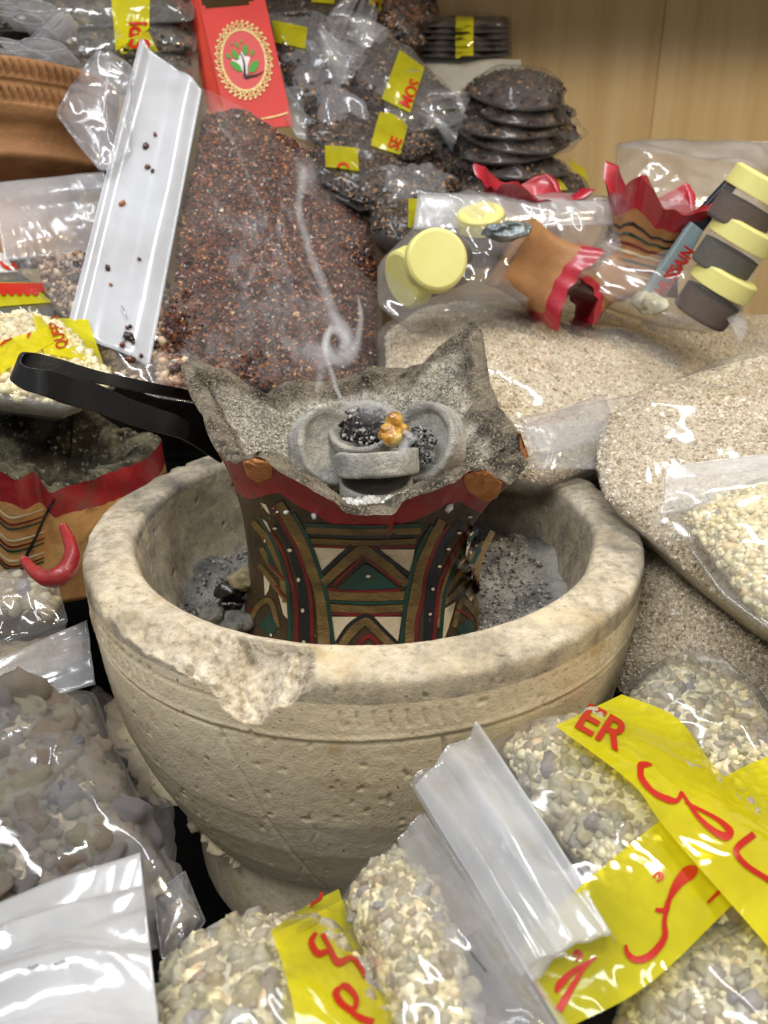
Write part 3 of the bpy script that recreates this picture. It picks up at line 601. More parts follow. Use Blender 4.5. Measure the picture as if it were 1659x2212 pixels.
# upright bands: black ground with cream dots, bronze bands, green and maroon edging
for pts in ([(330,330),(400,430),(450,560),(480,700),(485,1000)],[(1330,330),(1240,450),(1180,600),(1165,750),(1150,1000)]): S_('black_band', zz(pts), [9, 11, 12, 12, 11], BLK, .0004)
for pts in ([(345,225),(400,320),(470,450),(540,620),(575,750),(590,1000)],[(1225,320),(1180,420),(1120,560),(1085,720),(1065,850),(1055,1000)]): S_('bronze_band', zz(pts), [9, 12, 12, 13, 13, 13], BRONZ, .0014)
for pts in ([(425,280),(500,420),(560,580),(600,720),(622,860),(640,1000)],[(1170,350),(1110,460),(1062,600),(1035,720),(1018,860),(1005,1000)]): S_('green_line', zz(pts), [3, 5, 5, 5, 4.5, 4.5], GREEN, .0015)
for pts in ([(320,240),(370,350),(440,470),(500,650),(520,800),(525,1000)],[(1260,350),(1200,440),(1140,600),(1120,740),(1090,860),(1085,1000)]): S_('maroon_line', zz(pts), [3, 4, 4, 4, 4, 4], MAROON, .0016)
for pts in ([(300,380),(360,480),(410,640),(440,780),(440,980)],[(1390,350),(1300,480),(1220,640),(1200,760),(1180,980)]): S_('maroon_line', zz(pts), [3, 4, 4, 4, 4], MAROON, .0010)
for pts in ([(240,300),(330,470),(385,640),(400,800),(405,970)],[(1420,370),(1330,500),(1250,680),(1230,800),(1215,980)]): S_('green_line', zz(pts), [3, 4, 4, 4, 4], GREEN, .0011)
for pts in ([(205,330),(300,450),(360,600),(385,760)],[(1370,400),(1290,560),(1240,700),(1200,900)],[(1500,380),(1420,560),(1412,740),(1440,940)]): S_('bronze_band', zz(pts), [6, 8, 8, 8], BRONZ, .0009)
for pts in ([(1240,770),(1320,690),(1400,580)],[(1240,720),(1310,620),(1400,500)],[(1290,900),(1330,760),(1400,820),(1430,880)],[(250,470),(300,560),(370,640)],[(240,560),(330,680),(390,760)],[(180,900),(230,790),(300,760),(340,900)]): S_('bronze_line', zz(pts), [5, 6, 5], BRONZ, .0009)
for pts in ([(1300,800),(1340,820),(1390,860)],[(300,560),(340,600),(380,640)],[(160,880),(200,790)],[(330,670),(360,710),(388,740)]): S_('maroon_line', zz(pts), [3, 3, 3], MAROON, .0012)
for pts in ([(260,400),(330,560),(350,600),(290,560)],[(1370,560),(1430,450),(1440,480),(1400,560)],[(1300,900),(1370,850),(1400,900),(1330,960)],[(230,880),(300,820),(340,900),(300,950)]): PF('green_panel', zz(pts), GREEN, .0005)
# cross bands
for y, x0, x1, w, m in ((352,480,1115,5,GREEN),(378,490,1110,7,BRONZ),(402,500,1090,4.5,BLK),(436,515,1085,6,BRONZ),(462,528,1078,3.2,MAROON),(700,605,1000,4,MAROON),(728,600,1040,9,BRONZ),(762,610,1025,3.5,GREEN),(796,620,1020,8,BRONZ),(826,630,1005,4,MAROON)):
    S_('cross_band', zz([(x0,y-4),((x0+x1)/2,y+6),(x1,y-2)]), w, m, .0010 if m is BRONZ else .0007)
# chevrons
PF('green_panel', zz([(802,560),(660,690),(810,695),(990,685),(830,560)]), GREEN, .0007)
S_('bronze_chevron', zz([(585,660),(690,560),(775,490),(800,482),(825,490),(920,560),(1035,665)]), [9, 10, 11, 11, 11, 10, 9], BRONZ, .0016)
S_('black_line', zz([(575,610),(680,510),(740,462)]), 5, BLK, .0017); S_('black_line', zz([(860,470),(940,530),(1045,610)]), 5, BLK, .0017)
S_('maroon_line', zz([(640,670),(780,530),(800,515),(830,535),(1000,665)]), 3, MAROON, .0018)
S_('bronze_chevron', zz([(675,1000),(730,930),(790,870),(830,868),(890,930),(960,1000)]), [10, 10, 11, 11, 10, 10], BRONZ, .0014)
S_('black_line', zz([(655,985),(720,890),(790,842),(840,842),(905,905),(985,985)]), 4, BLK, .0016)
S_('maroon_line', zz([(765,1005),(830,945),(900,1005)]), 5, MAROON, .0017)
for x, y, a, b in ((827,620,13,8),(325,362,11,6),(405,480,12,9),(452,640,9,11),(474,806,9,11),(480,976,9,8),(1375,300,12,6),(1316,386,12,6),(1258,474,11,7),(1210,568,10,8),(1174,690,9,8),(1160,826,8,7),(1152,986,6,5),(305,940,6,8),(1330,945,5,9),(1382,495,5,9),(272,430,5,9)):
    PF('paint_dot', [(464.5 + x * .4 + a * .42 * math.cos(k), 995.4 + y * .4 + b * .42 * math.sin(k)) for k in np.linspace(0, 6.28, 10, endpoint=False)], CREAM, .0012)
# broken horns at the front corners show raw clay
def chip(pts, out_, seed):
    P = np.array(pts, float); c = P.mean(0); Vv = [drape(T, *c, .001) + np.array([0, -.0035, .002])]; na = 48; d = np.linalg.norm(np.roll(P, -1, 0) - P, axis=1); s = np.r_[0, np.cumsum(d)]; PP = np.vstack([P, P[:1]])
    t = np.linspace(0, s[-1], na, endpoint=False); B = np.stack([np.interp(t, s, PP[:, k]) for k in range(2)], 1)
    for k, r in enumerate(np.linspace(0, 1, 13)[1:]):
        for b in B:
            q = c + r * (b - c); p = drape(T, q[0], q[1], .0004 if r > .95 else .001); h = (1 - r ** 2) * .0035 + .0022 * ridge(p * 95 + seed, 2) * (1 - r ** 4) + .001 * fbm(p * 500 + seed, 2); Vv.append(p + np.array([0, -.8, .6]) * max(h, .0002))
    part(IB, 'raw_clay_chip', Vv, [(0, 1 + j, 1 + (j + 1) % na) for j in range(na)] + [tuple(x + 1 for x in f) for f in grid_faces(12, na, False, True)], CLAY)
chip([(524,995),(545,988),(575,995),(590,1010),(588,1030),(560,1045),(535,1030)], 0, 1)
chip([(998,1025),(1020,1008),(1060,1015),(1085,1040),(1075,1075),(1045,1085),(1010,1060)], 0, 7)
chip([(1108,940),(1122,930),(1142,985),(1140,1004),(1120,1000)], 0, 12)
# ash inside
rng = np.random.default_rng(4); lvl = ZR + .0165
hr = np.linspace(0, .064, 60); ha = np.linspace(0, 2 * np.pi, 180, endpoint=False); HX = AX[0] + np.outer(hr, np.cos(ha)); HY = AX[1] + .006 + np.outer(hr, np.sin(ha))
def az(x, y):
    q = np.stack([x * 45, y * 45, x * 0], -1); return lvl + .010 * smooth(np.hypot(x - AX[0], y - AX[1] - .006), .02, .06) + .0035 * fbm(q, 3) + .0016 * fbm(q * 5, 3) - .004 * np.exp(-((x + .045) / .012) ** 2 - ((y - .02) / .012) ** 2)
AB = thing('ash_bed', 'pale grey ash bed heaped in the bowl of the painted burner', 'ash', (AX[0], AX[1], lvl))
part(AB, 'ash', np.stack([HX, HY, az(HX, HY)], -1).reshape(-1, 3), grid_faces(60, 180, False, True), ASH)
QF = grid_faces(90, 420, False, True); QV = Q.reshape(-1, 3); P, _n = sample(QV, QF[int(.14 * 90) * 420:], 70 * 420, 15000, rng); grains(AB, 'ash_crumbs', P + [0, 0, .0003], .00050, ASHG, rng, var=.7)
P, _n = sample(QV, QF, 60 * 420, 9000, rng); grains(IB, 'soot_grit', P + [0, 0, .0002], .00034, mat('soot_grit', [(0, hx('2c2824')), (.5, hx('6a645a')), (1, hx('b0a898'))], 300, .9, (), .1, attr='gr'), rng, var=.6)
k = 6500; ar = rng.random(k) ** .5 * .058; aa = rng.random(k) * 6.283; x, y = AX[0] + ar * np.cos(aa), AX[1] + .006 + ar * np.sin(aa)
grains(AB, 'ash_crumbs', np.stack([x, y, az(x, y) + .0002], -1), .00062, ASHG, rng, var=.7)
x = rng.uniform(-.04, .04, 420); y = -.040 + rng.normal(size=420) * .004; grains(AB, 'ash_crumbs', np.stack([x, y, az(x, y) + .0008], -1), .0013, mat('bright_ash_crumb', [(0, hx('a9aaa6')), (1, hx('dddedb'))], 300, .95, (), .1, attr='gr'), rng, 1, var=.5)
# charcoal tablets
def disc(label, c, n, dia, th, seed, hollow=.28, dark=.0, broken=None, m=COAL):
    R0 = dia / 2; pr = []
    for a, b in ((0, -th/2), (R0 * .9, -th/2), (R0 * .98, -th/2 + .0006), (R0, -th/2 + .0018), (R0, th/2 - .0016), (R0 * .985, th/2 - .0005), (R0 * .94, th/2), (R0 * .84, th/2 - .0004), (R0 * .80, th/2 - .0012), (R0 * .7, th/2 - th * hollow * .7), (R0 * .4, th/2 - th * hollow), (0, th/2 - th * hollow)): pr.append((a, b))
    pr = np.array(pr); d = np.r_[0, np.cumsum(np.linalg.norm(np.diff(pr, axis=0), axis=1))]; t = np.linspace(0, d[-1], 90); pr = np.stack([np.interp(t, d, pr[:, 0]), np.interp(t, d, pr[:, 1])], 1)
    pr[1:-1] = (pr[:-2] + 2 * pr[1:-1] + pr[2:]) / 4
    V, F = lathe(pr, 110); V = V + V / (np.linalg.norm(V, axis=1)[:, None] + 1e-6) * (.0007 * fbm(V * 130 + seed, 3) + .0004 * fbm(V * 500 + seed, 2))[:, None]
    B = basis(n); V = V @ B + np.array(c)
    root = thing('charcoal_tablet', label, 'charcoal', c, 'charcoal tablets in the burner'); part(root, 'tablet', V, F, m); return root, B
dt = .0395
disc('ash coated charcoal tablet lying edge on at the front, below the amber resin', aty(815, 1000, -.020), (-.06, .30, .95), .0400, .0122, 1, hollow=.5)
disc('ash coated charcoal tablet half buried under the front one', aty(812, 1058, -.030) + np.array([0, .012, -.004]), (0, -.12, 1), .036, .010, 6)
disc('grey charcoal tablet standing on edge at the left with its face turned right', aty(705, 968, -.002), (.62, -.62, .42), .0400, .0120, 2, hollow=.3)
disc('charcoal tablet standing on edge at the right with a hollow ashy face', aty(925, 958, -.002), (-.66, -.60, .40), .0410, .0130, 3, hollow=.42)
rt, B = disc('broken charcoal tablet leaning at the back with a burnt black hollow', aty(785, 935, .006), (-.08, -.45, .85), .036, .0130, 4, hollow=.45)
rng = np.random.default_rng(9)
def burnt(root, c, B, rad, k, seed, h):
    r_ = rad * rng.random(k) ** .5; a_ = rng.random(k) * 6.283; P = np.stack([r_ * np.cos(a_), r_ * np.sin(a_), h + .0018 * rng.random(k) * (1 + np.sin(a_ * 3))], 1) @ B + c
    grains(root, 'burnt_crumbs', P, .0009, mat('burnt_crumb', [(0, hx('100f0f')), (.3, hx('2e2c2a')), (.6, hx('75736f')), (1, hx('b5b3ae'))], 300, .8, (), .3, attr='gr'), rng, rough='cut', var=.6)
V, F = blob(4, .2, 3); V = V * np.array([.0125, .0125, .0035]); V = V + V / np.linalg.norm(V, axis=1)[:, None] * (.0012 * fbm(V * 260, 3))[:, None]; cc = aty(790, 925, .004); part(rt, 'burnt_core', V @ B + cc, F, COALB); burnt(rt, cc, B, .0125, 330, 1, .001)
cr = aty(912, 965, -.008); rr_ = [o for o in bpy.data.objects if o.get('label', '').startswith('charcoal tablet standing on edge at the right')][0]; burnt(rr_, cr + np.array([0, 0, 0]), basis((-.66, -.60, .40)), .0095, 230, 2, .0)
# amber resin tear on the coals
AMB = mat('amber_resin', [(.35, hx('7e4506')), (.5, hx('bd8a22')), (.65, hx('cfc078'))], 110, .08, ((150, .0015),), .6, sss=.1, coat=.8, speck=((260, .66, .72, hx('4a1e06')),))
AR = thing('resin_tear', 'glossy amber frankincense tear melting on the charcoal', 'resin', aty(848, 950, -.012))
Vs = []
for u, v, s, yy in ((852,908,.0048,-.010),(868,928,.0040,-.011),(838,930,.0044,-.013),(848,945,.0052,-.015),(828,940,.0030,-.014)):
    Vb, Fb = blob(3, .12, u); Vb = Vb * np.array([1, 1.1, 1.25]) * s + aty(u, v, yy); Vs.append((Vb, Fb))
V, F = join(*Vs); o = part(AR, 'tear', V, F, AMB); md = o.modifiers.new('r', 'REMESH'); md.mode = 'VOXEL'; md.voxel_size = .0004; md.use_smooth_shade = True
sm_ = o.modifiers.new('s', 'SMOOTH'); sm_.iterations = 4
# black iron tongs
def tongs():
    root = thing('tongs', 'black flat iron tongs bent from one strip, leaning on the painted burner', 'tongs', aty(200, 900, .0))
    top = [(478,970,.455),(398,907,.432),(330,880,.418),(270,856,.405),(210,832,.393),(141,811,.380),(95,800,.368),(62,793,.368),(45,784,.371),(44,770,.378),(54,761,.386),(80,763,.392),(135,778,.40),(210,800,.412),(300,820,.427),(398,841,.455),(470,858,.475)]
    bot = [(478,1000,.455),(398,952,.432),(330,931,.418),(270,912,.405),(210,892,.393),(141,872,.380),(95,857,.368),(55,845,.368),(28,826,.371),(28,812,.378),(40,800,.386),(80,803,.392),(135,812,.40),(210,828,.412),(300,846,.427),(398,864,.455),(470,880,.475)]
    A = catmull([at(*p) for p in top], 120); B = catmull([at(*p) for p in bot], 120); t = np.gradient(A, axis=0); w = A - B; n = np.cross(t, w); n /= np.linalg.norm(n, axis=1)[:, None]
    R_ = np.stack([A + n * .0009, A - n * .0009, B - n * .0009, B + n * .0009], 1); R_ += .0004 * fbm(R_ * 80, 2)[..., None]
    V = R_.reshape(-1, 3); F = grid_faces(120, 4, False, True) + [(0, 1, 2, 3), (476, 477, 478, 479)]; o = part(root, 'strip', V, F, BLACK, sm=False)
    b = o.modifiers.new('b', 'BEVEL'); b.width = .0003; b.segments = 2; b.limit_method = 'ANGLE'
    return root
tongs()
# ---------------------------------------------------------------- grain materials
GM = mat('myrrh_grain', [(0, hx('1f110e')), (.35, hx('3a2018')), (.65, hx('562c1d')), (.85, hx('774022')), (.95, hx('a86526')), (1, hx('c09a60'))], 300, .4, (), .5, attr='gr', coat=.3)
GMB = mat('myrrh_mass', [(.3, hx('20120f')), (.5, hx('472a20')), (.66, hx('744430')), (.78, hx('9a6238'))], 150, .5, ((260, .003),), .4)
GL = mat('mixed_brown_grain', [(0, hx('2a1a1a')), (.3, hx('5a4038')), (.55, hx('8c6c58')), (.8, hx('b89a7c')), (1, hx('d8c4a6'))], 300, .45, (), .5, attr='gr')
GLB = mat('mixed_brown_mass', [(.3, hx('40302a')), (.5, hx('85705f')), (.7, hx('b9a790'))], 120, .7, ((200, .003),), .3)
GB = mat('beige_grain', [(0, hx('8c7860')), (.22, hx('bcaa8c')), (.55, hx('d8ccb2')), (.85, hx('e6dcc8')), (1, hx('f0eadc'))], 300, .55, (), .4, attr='gr')
GBB = mat('beige_mass', [(.3, hx('a5937a')), (.5, hx('cbbca0')), (.7, hx('e0d5be'))], 330, .8, ((420, .002),), .3, speck=((30, .6, .75, hx('9d958a')),))
FR = mat('frankincense_piece', [(0, hx('eadfae')), (.2, hx('f2e8c0')), (.4, hx('f6efd4')), (.55, hx('e6d4ac')), (.7, hx('f0ead0')), (.85, hx('e0caa6')), (.93, hx('c4bcc0')), (1, hx('eeebdc'))], 130, .36, ((240, .0010), (700, .0004)), .5, rnd=True, sss=.15, coat=.3)
FRG = mat('frankincense_crumb', [(0, hx('cfc498')), (.4, hx('e0d8b2')), (.7, hx('e8e0c0')), (.9, hx('d8c098')), (1, hx('efe9d2'))], 300, .35, (), .5, attr='gr', sss=.5)
FRB = mat('frankincense_mass', [(.3, hx('c4bca0')), (.5, hx('d8d1b8')), (.7, hx('e2dcc8'))], 160, .7, ((220, .003),), .4)
ST = mat('rough_resin_stone', [(0, hx('b5a898')), (.2, hx('c9b8a6')), (.35, hx('b0a8ac')), (.5, hx('9896a8')), (.62, hx('d0c4ac')), (.75, hx('bfa698')), (.9, hx('dcd5bc')), (1, hx('bab298'))], 55, .55, ((90, .006), (300, .004), (900, .0015)), .45, rnd=True, sss=.08, speck=((130, .54, .64, hx('ddd4bc')), (50, .56, .68, hx('7f766c')), (300, .60, .68, hx('6a6056'))))
STB = mat('resin_stone_mass', [(.3, hx('5d5344')), (.5, hx('8c8070')), (.7, hx('b4a68c'))], 70, .7, ((140, .004),), .3)
DKM = mat('dark_resin_mass', [(.35, hx('120d0b')), (.5, hx('2a201c')), (.62, hx('4a3a32')), (.74, hx('75614e'))], 110, .45, ((150, .004), (500, .001)), .5)
DKG = mat('olive_resin_mass', [(.35, hx('1c1a14')), (.5, hx('3a3628')), (.62, hx('5c5540')), (.74, hx('857a5a'))], 90, .45, ((120, .004), (500, .001)), .5)
DKC = mat('dark_grain', [(0, hx('0c0908')), (.5, hx('2d211c')), (.8, hx('59402e')), (1, hx('a07a50'))], 300, .4, (), .5, attr='gr')
def K(name, n, size, m, **k): return dict(name=name, n=n, size=size, mat=m, **k)
# ================================================================ centre back: the big bag of myrrh with a stapled header
r, pl, T, c = bag('big bag of dark brown resin granules with broad white stapled header, leaning behind the burner', 'resin bag',
    [(425,185,.66),(520,228,.67),(610,285,.68),(720,345,.68),(806,396,.68),(819,420,.677),(826,600,.64),(826,720,.61),(830,840,.58),(700,870,.57),(560,850,.56),(430,815,.55),(315,783,.55),(340,600,.58),(380,400,.62)], .014, .012,
    core=[(438,252,0),(520,234,0),(620,300,0),(720,360,0),(800,415,0),(812,600,0),(815,720,0),(815,850,0),(690,860,0),(560,842,0),(430,805,0),(338,765,0),(352,700,0),(384,600,0),(384,520,0),(402,420,0),(424,340,0)], coremat=GMB, fm=film('myrrh_bag_film', .06, .24, 18, .0010, col=(1, .95, .9, 1), gl=.012, gk=.22), seed=1, lump=.003, q=.5, wr=.0013, gap=.0028,
    kinds=[K('myrrh_granules', 15000, .0012, GM, sub=0), K('myrrh_granules', 2200, .0018, GM, rough='cut')], flat=.015)
BIG = sheet(r, 'header', [(303,92,.655),(145,718,.53),(322,790,.535),(436,188,.645)], HEAD_W, nu=60, nv=30, bulge=.004, folds=(.0016, 3), seed=3, roll=.0035, label='broad white header of doubled film')
for a, b in (((470,388),(497,450)),): pass
staple(r, BIG, (472*.4+60,868*.4+620), (466*.4+63,400), pl) if False else staple(r, BIG, (263,660), (275,691), pl)
rng = np.random.default_rng(2)
Pz = np.array([drape(BIG, u, v, .001) for u, v in [(232,580),(275,708),(282,706),(270,737),(277,729),(283,733),(287,740),(265,745),(320,362),(330,371),(316,318),(335,292),(300,560),(240,615),(263,440),(305,770),(280,775)]])
grains(r, 'stray_grains', Pz, .0021, GM, rng, 1)
# ================================================================ left back bag, header and mixed grains
r, pl, T, c = bag('bag of mixed brown resin grains with a white header, left of the big granule bag', 'resin bag',
    [(8,540,.60),(120,545,.61),(250,540,.62),(330,560,.62),(420,700,.60),(470,880,.55),(330,860,.53),(240,815,.53),(175,775,.54),(110,720,.55),(60,640,.57)], .016, .012,
    core=[(70,560,0),(240,550,0),(330,570,0),(420,740,0),(440,860,0),(330,850,0),(250,812,0),(170,740,0),(120,660,0)], coremat=GLB, fm=FILM, seed=2, lump=.003, kinds=[K('mixed_grains', 3500, .0014, GL), K('resin_chip', 900, .0026, GL, sub=1)], wr=.0024, ws=40)
sheet(r, 'header', [(-20,392,.59),(225,372,.62),(260,545,.62),(8,565,.58)], HEAD, nu=40, nv=26, bulge=.003, folds=(.0024, 3), seed=8)
# ================================================================ far left: two bags with yellow tape
r, pl, T, c = bag('bag at the left edge crossed by yellow tape with red capitals, above the tongs', 'resin bag',
    [(-90,690,.50),(60,675,.52),(140,700,.53),(260,830,.50),(150,880,.47),(0,860,.46),(-100,850,.46)], .012, .03, coremat=FRB, fm=FILM, seed=5, kinds=[K('resin_grains', 1500, .0022, FRG, sub=1)])
_, T2 = drape_quad(r, 'yellow_tape', T, [(70,684),(190,690),(225,790),(95,765)], TAPE, .002, pl=pl)
_, T3 = drape_quad(r, 'yellow_tape', T, [(-60,760),(100,712),(112,745),(-60,845)], TAPE, .0028, pl=pl)
text_px(r, 'tape_letters', T2, 'QUEEN', (146,750), (-6.5,-21), (-34,10), INK, .0010, pl, bold=.015)
stroke(r, 'tape_script', T3, [(0,748),(22,730),(45,716),(62,716),(60,730)], [2,3,4,4,2], INK, .0012, pl)
r, pl, T, c = bag('flat sachet at the left edge under yellow tape with scalloped red print', 'sachet',
    [(-80,590,.56),(40,585,.57),(110,640,.57),(150,700,.55),(60,705,.53),(-80,700,.52)], .008, .02, coremat=DKG, fm=FILM, seed=6)
_, T2 = drape_quad(r, 'yellow_tape', T, [(-60,612),(90,612),(110,655),(-60,668)], TAPE, .0015, pl=pl)
for k in range(5): poly_fill(r, 'red_print', T2, [(8 + k*17 + 9 * math.cos(a), 628 + 13 * math.sin(a)) for a in np.linspace(0, 6.28, 9)[:-1]], INK, .001, pl)
drape_quad(r, 'red_print', T2, [(-30,612),(90,612),(98,630),(-30,632)], INK, .0008, 20, 4, pl=pl)
r, pl, T, c = bag('white paper label packet with red lettering at the left edge beside the header', 'packet',
    [(-60,540,.585),(10,545,.59),(40,590,.585),(50,620,.575),(-60,615,.57)], .004, .01, coremat=mat('white_paper', [(0, hx('d8d5cd'))], 50, .7, ()), fm=FILM, seed=7)
stroke(r, 'red_print', T, [(0,565),(8,575),(22,580),(30,570),(34,582)], [3,4,4,4,3], INK, .001, pl)
# ================================================================ terracotta burner, top left
TER = mat('terracotta', [(.3, hx('74502e')), (.5, hx('8e6540')), (.72, hx('a37a50'))], 20, .75, ((300, .0005), (60, .0008)), .3, speck=((120, .72, .76, hx('c9b498')),))
def terracotta():
    c = at(38, 398, .66); root = thing('terracotta_burner', 'plain terracotta burner with a notched rim at the upper left', 'clay burner', (c[0], c[1], c[2] - .06))
    pr = np.array([(.0, -.06), (.062, -.058), (.058, -.045), (.045, -.030), (.040, -.018), (.043, -.006), (.060, .003), (.0665, .008), (.068, .011), (.0655, .014), (.064, .020), (.066, .028), (.072, .034), (.0745, .040), (.0745, .052), (.0725, .054), (.076, .056), (.077, .066), (.074, .070), (.070, .068), (.06, .05), (.03, .03), (0, .025)])
    d = np.r_[0, np.cumsum(np.linalg.norm(np.diff(pr, axis=0), axis=1))]; t = np.linspace(0, d[-1], 170); pr = np.stack([np.interp(t, d, pr[:, 0]), np.interp(t, d, pr[:, 1])], 1); pr[1:-1] = (pr[:-2] + 2 * pr[1:-1] + pr[2:]) / 4
    V, F = lathe(pr * 1.06, 420); ang = np.degrees(np.arctan2(V[:, 1], V[:, 0])); z = V[:, 2] / 1.06; rr = np.hypot(V[:, 0], V[:, 1]); out = rr > .066
    for z0, z1, per, ph in ((.041, .0515, 4.2, 0), (.0565, .067, 4.2, 2)):
        b = (z > z0) & (z < z1) & out; f = ((ang + ph + (z - z0) * 300) / per) % 1; h = (z - z0) / (z1 - z0); dep = np.clip(np.minimum(f, 1 - f) * 2 - h * .8, 0, 1)
        k = np.where(b, 1 - .0035 * smooth(dep, 0, .25) / .077, 1); V[:, 0] *= k; V[:, 1] *= k
    V = V + .0006 * fbm(V * 50, 3)[:, None]
    lim = (len(V) // 420); part(root, 'clay_body', V @ np.array([[1, 0, 0], [0, .97, .2], [0, -.2, .97]]).T @ np.eye(3) + c, F, TER)
    return root
terracotta()
r, pl, T, c = bag('crumpled empty clear bag lying over the terracotta burner', 'plastic bag', [(150,190,.60),(200,120,.62),(240,112,.63),(290,150,.63),(285,330,.60),(240,370,.58),(215,372,.58),(120,250,.59)], .010, .008, fm=FILM_B, seed=9, wr=.006, ws=30, rw=.003)
# ================================================================ second painted burner at the left
AX2 = np.array([-.185, .055])
RK2 = [(-150,800,.10),(0,812,.115),(60,835,.118),(120,862,.118),(200,890,.115),(262,928,.105),(300,936,.098),(350,948,.084),(330,975,.066),(300,1000,.05),(262,1010,.040),(225,1025,.028),(185,1040,.014),(150,1050,.005),(128,1052,.001),(112,1068,-.004),(95,1050,-.004),(82,1022,-.002),(74,1012,-.001),(40,1040,-.016),(5,1020,-.016),(-80,990,-.012),(-170,900,.04)]
IB2 = thing('incense_burner', 'clay burner at the left edge with sooty bowl, red rim, painted stripes and ring handle', 'incense burner', (AX2[0], AX2[1], ZR - .13))
PAL = mat('ochre_clay_paint', [(.3, hx('9a6c3c')), (.7, hx('c39a62'))], 40, .6, ((150, .0006),), .3, speck=((60, .62, .72, hx('5e3c20')),))
SOOT2 = mat('dark_soot_crust', [(.32, hx('17150f')), (.48, hx('3a362c')), (.62, hx('6a6450')), (.75, hx('201c18'))], 45, .95, ((140, .003), (600, .0015)), .1, speck=((300, .58, .7, hx('8d8a7c')),))
TB2, _, _ = burner(IB2, RK2, AX2, ZR - .052, (.068, .058), (.062, .056), ZR - .010, .055, (REDRIM, PAL, SOOT2), na=300, rot=.35, wz=.95, band=.22, seed=4, fr=1.3)
for k, (y, m) in enumerate(((1100,'w'),(1116,'r'),(1126,'g'),(1150,'w'),(1164,'r'),(1174,'g'),(1194,'w'),(1206,'r'),(1214,'g'))):
    mm = {'w': CREAM, 'r': MAROON, 'g': GREEN}[m]; stroke(IB2, 'painted_stripe', TB2, [(-12,y-12),(20,y+16),(60,y+10),(95,y-2)], [2,2.4,2,1.4], mm, .0008)
stroke(IB2, 'black_line', TB2, [(118,1078),(95,1120),(72,1170),(50,1215)], [2.5,3,3,4], BLK, .001)
hp = catmull([at(*p) for p in ((138,1138,.385),(150,1165,.375),(155,1200,.368),(140,1235,.362),(110,1250,.362),(80,1238,.365),(52,1210,.375))], 40)
V, F = tube(hp, np.interp(np.linspace(0, 1, 40), [0, .3, .6, 1], [.002, .0034, .0046, .002]), 14); V = V + .0006 * fbm(V * 120, 3)[:, None]; part(IB2, 'ring_handle', V, F, REDRIM)
# ================================================================ beige granule bags, right
r, pl, T, c = bag('large bag of fine beige granules lying behind the burner', 'resin bag',
    [(810,720,.60),(880,672,.66),(1000,652,.70),(1130,655,.72),(1290,672,.72),(1420,720,.70),(1560,800,.64),(1460,900,.55),(1330,1010,.49),(1180,1060,.465),(1050,1040,.47),(900,950,.50),(820,850,.53)], .030, .05, coremat=GBB, fm=FILM, seed=12, lump=.008, flat=.005, ws=18, gap=.003,
    kinds=[K('granules', 16000, .00095, GB), K('granules', 2500, .0014, GB, rough='cut')], wr=.0035)
r, pl, T, c = bag('bag of beige granules at the right edge under the jar bag', 'resin bag', [(1360,700,.72),(1480,690,.76),(1680,700,.76),(1800,760,.7),(1800,860,.58),(1640,820,.60),(1480,780,.66)], .022, .05, coremat=GBB, fm=FILM, seed=13, lump=.003, kinds=[K('granules', 7000, .0009, GB)])
r, pl, T, c = bag('large bag of beige granules at the right, resting against the stone bowl', 'resin bag',
    [(1284,930,.485),(1330,890,.50),(1480,828,.54),(1660,778,.57),(1900,800,.56),(1950,1100,.42),(1900,1480,.33),(1659,1378,.36),(1500,1250,.385),(1395,1160,.405),(1300,1080,.43),(1285,1010,.455)], .026, .035,
    core=[(1288,925,0),(1335,888,0),(1480,830,0),(1660,780,0),(1900,802,0),(1948,1100,0),(1898,1478,0),(1659,1372,0),(1503,1248,0),(1398,1156,0),(1305,1076,0),(1290,1010,0)], coremat=GBB, fm=FILM, seed=14, lump=.009, kinds=[K('granules', 24000, .00085, GB), K('granules', 4500, .00125, GB, rough='cut')], flat=.004, wr=.0042, ws=20, p=4.2, coreh=.95, gap=.003)
sheet(r, 'header', [(1112,925,.455),(1300,850,.50),(1330,1010,.462),(1155,1010,.44)], HEAD_C, nu=26, nv=20, bulge=.006, folds=(.003, 2.2), seed=15)
sheet(r, 'header', [(1120,905,.47),(1659,790,.56),(1659,830,.55),(1170,990,.45)], HEAD_C, nu=40, nv=14, bulge=.001, folds=(.0012, 2), seed=16)
r, pl, T, c = bag('shaded bag of beige granules beneath the large one, right of the stone bowl', 'resin bag',
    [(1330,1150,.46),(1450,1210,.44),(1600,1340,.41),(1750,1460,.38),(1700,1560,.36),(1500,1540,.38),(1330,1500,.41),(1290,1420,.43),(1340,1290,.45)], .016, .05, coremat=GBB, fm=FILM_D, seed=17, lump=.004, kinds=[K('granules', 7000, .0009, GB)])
r, pl, T, c = bag('small bag of greenish frankincense beads with a clear header at the right edge', 'resin bag',
    [(1435,1110,.378),(1500,1095,.38),(1620,1040,.385),(1800,1020,.38),(1850,1350,.31),(1750,1420,.30),(1640,1350,.315),(1560,1290,.33),(1490,1190,.352)], .012, .02,
    core=[(1480,1120,0),(1560,1075,0),(1700,1040,0),(1800,1100,0),(1800,1330,0),(1720,1390,0),(1650,1330,0),(1570,1240,0)], coremat=FRB, fm=FILM, seed=18, lump=.003, kinds=[K('resin_bead', 5000, .0021, FR, sep=True, sub=1, rough=.25, down=.0003), K('resin_beads', 2200, .0015, FRG, sub=1)], wr=.003)
sheet(r, 'header', [(1438,1010,.385),(1700,975,.395),(1720,1060,.375),(1425,1112,.368)], HEAD, nu=36, nv=20, bulge=.003, folds=(.0012, 2.5), seed=19)
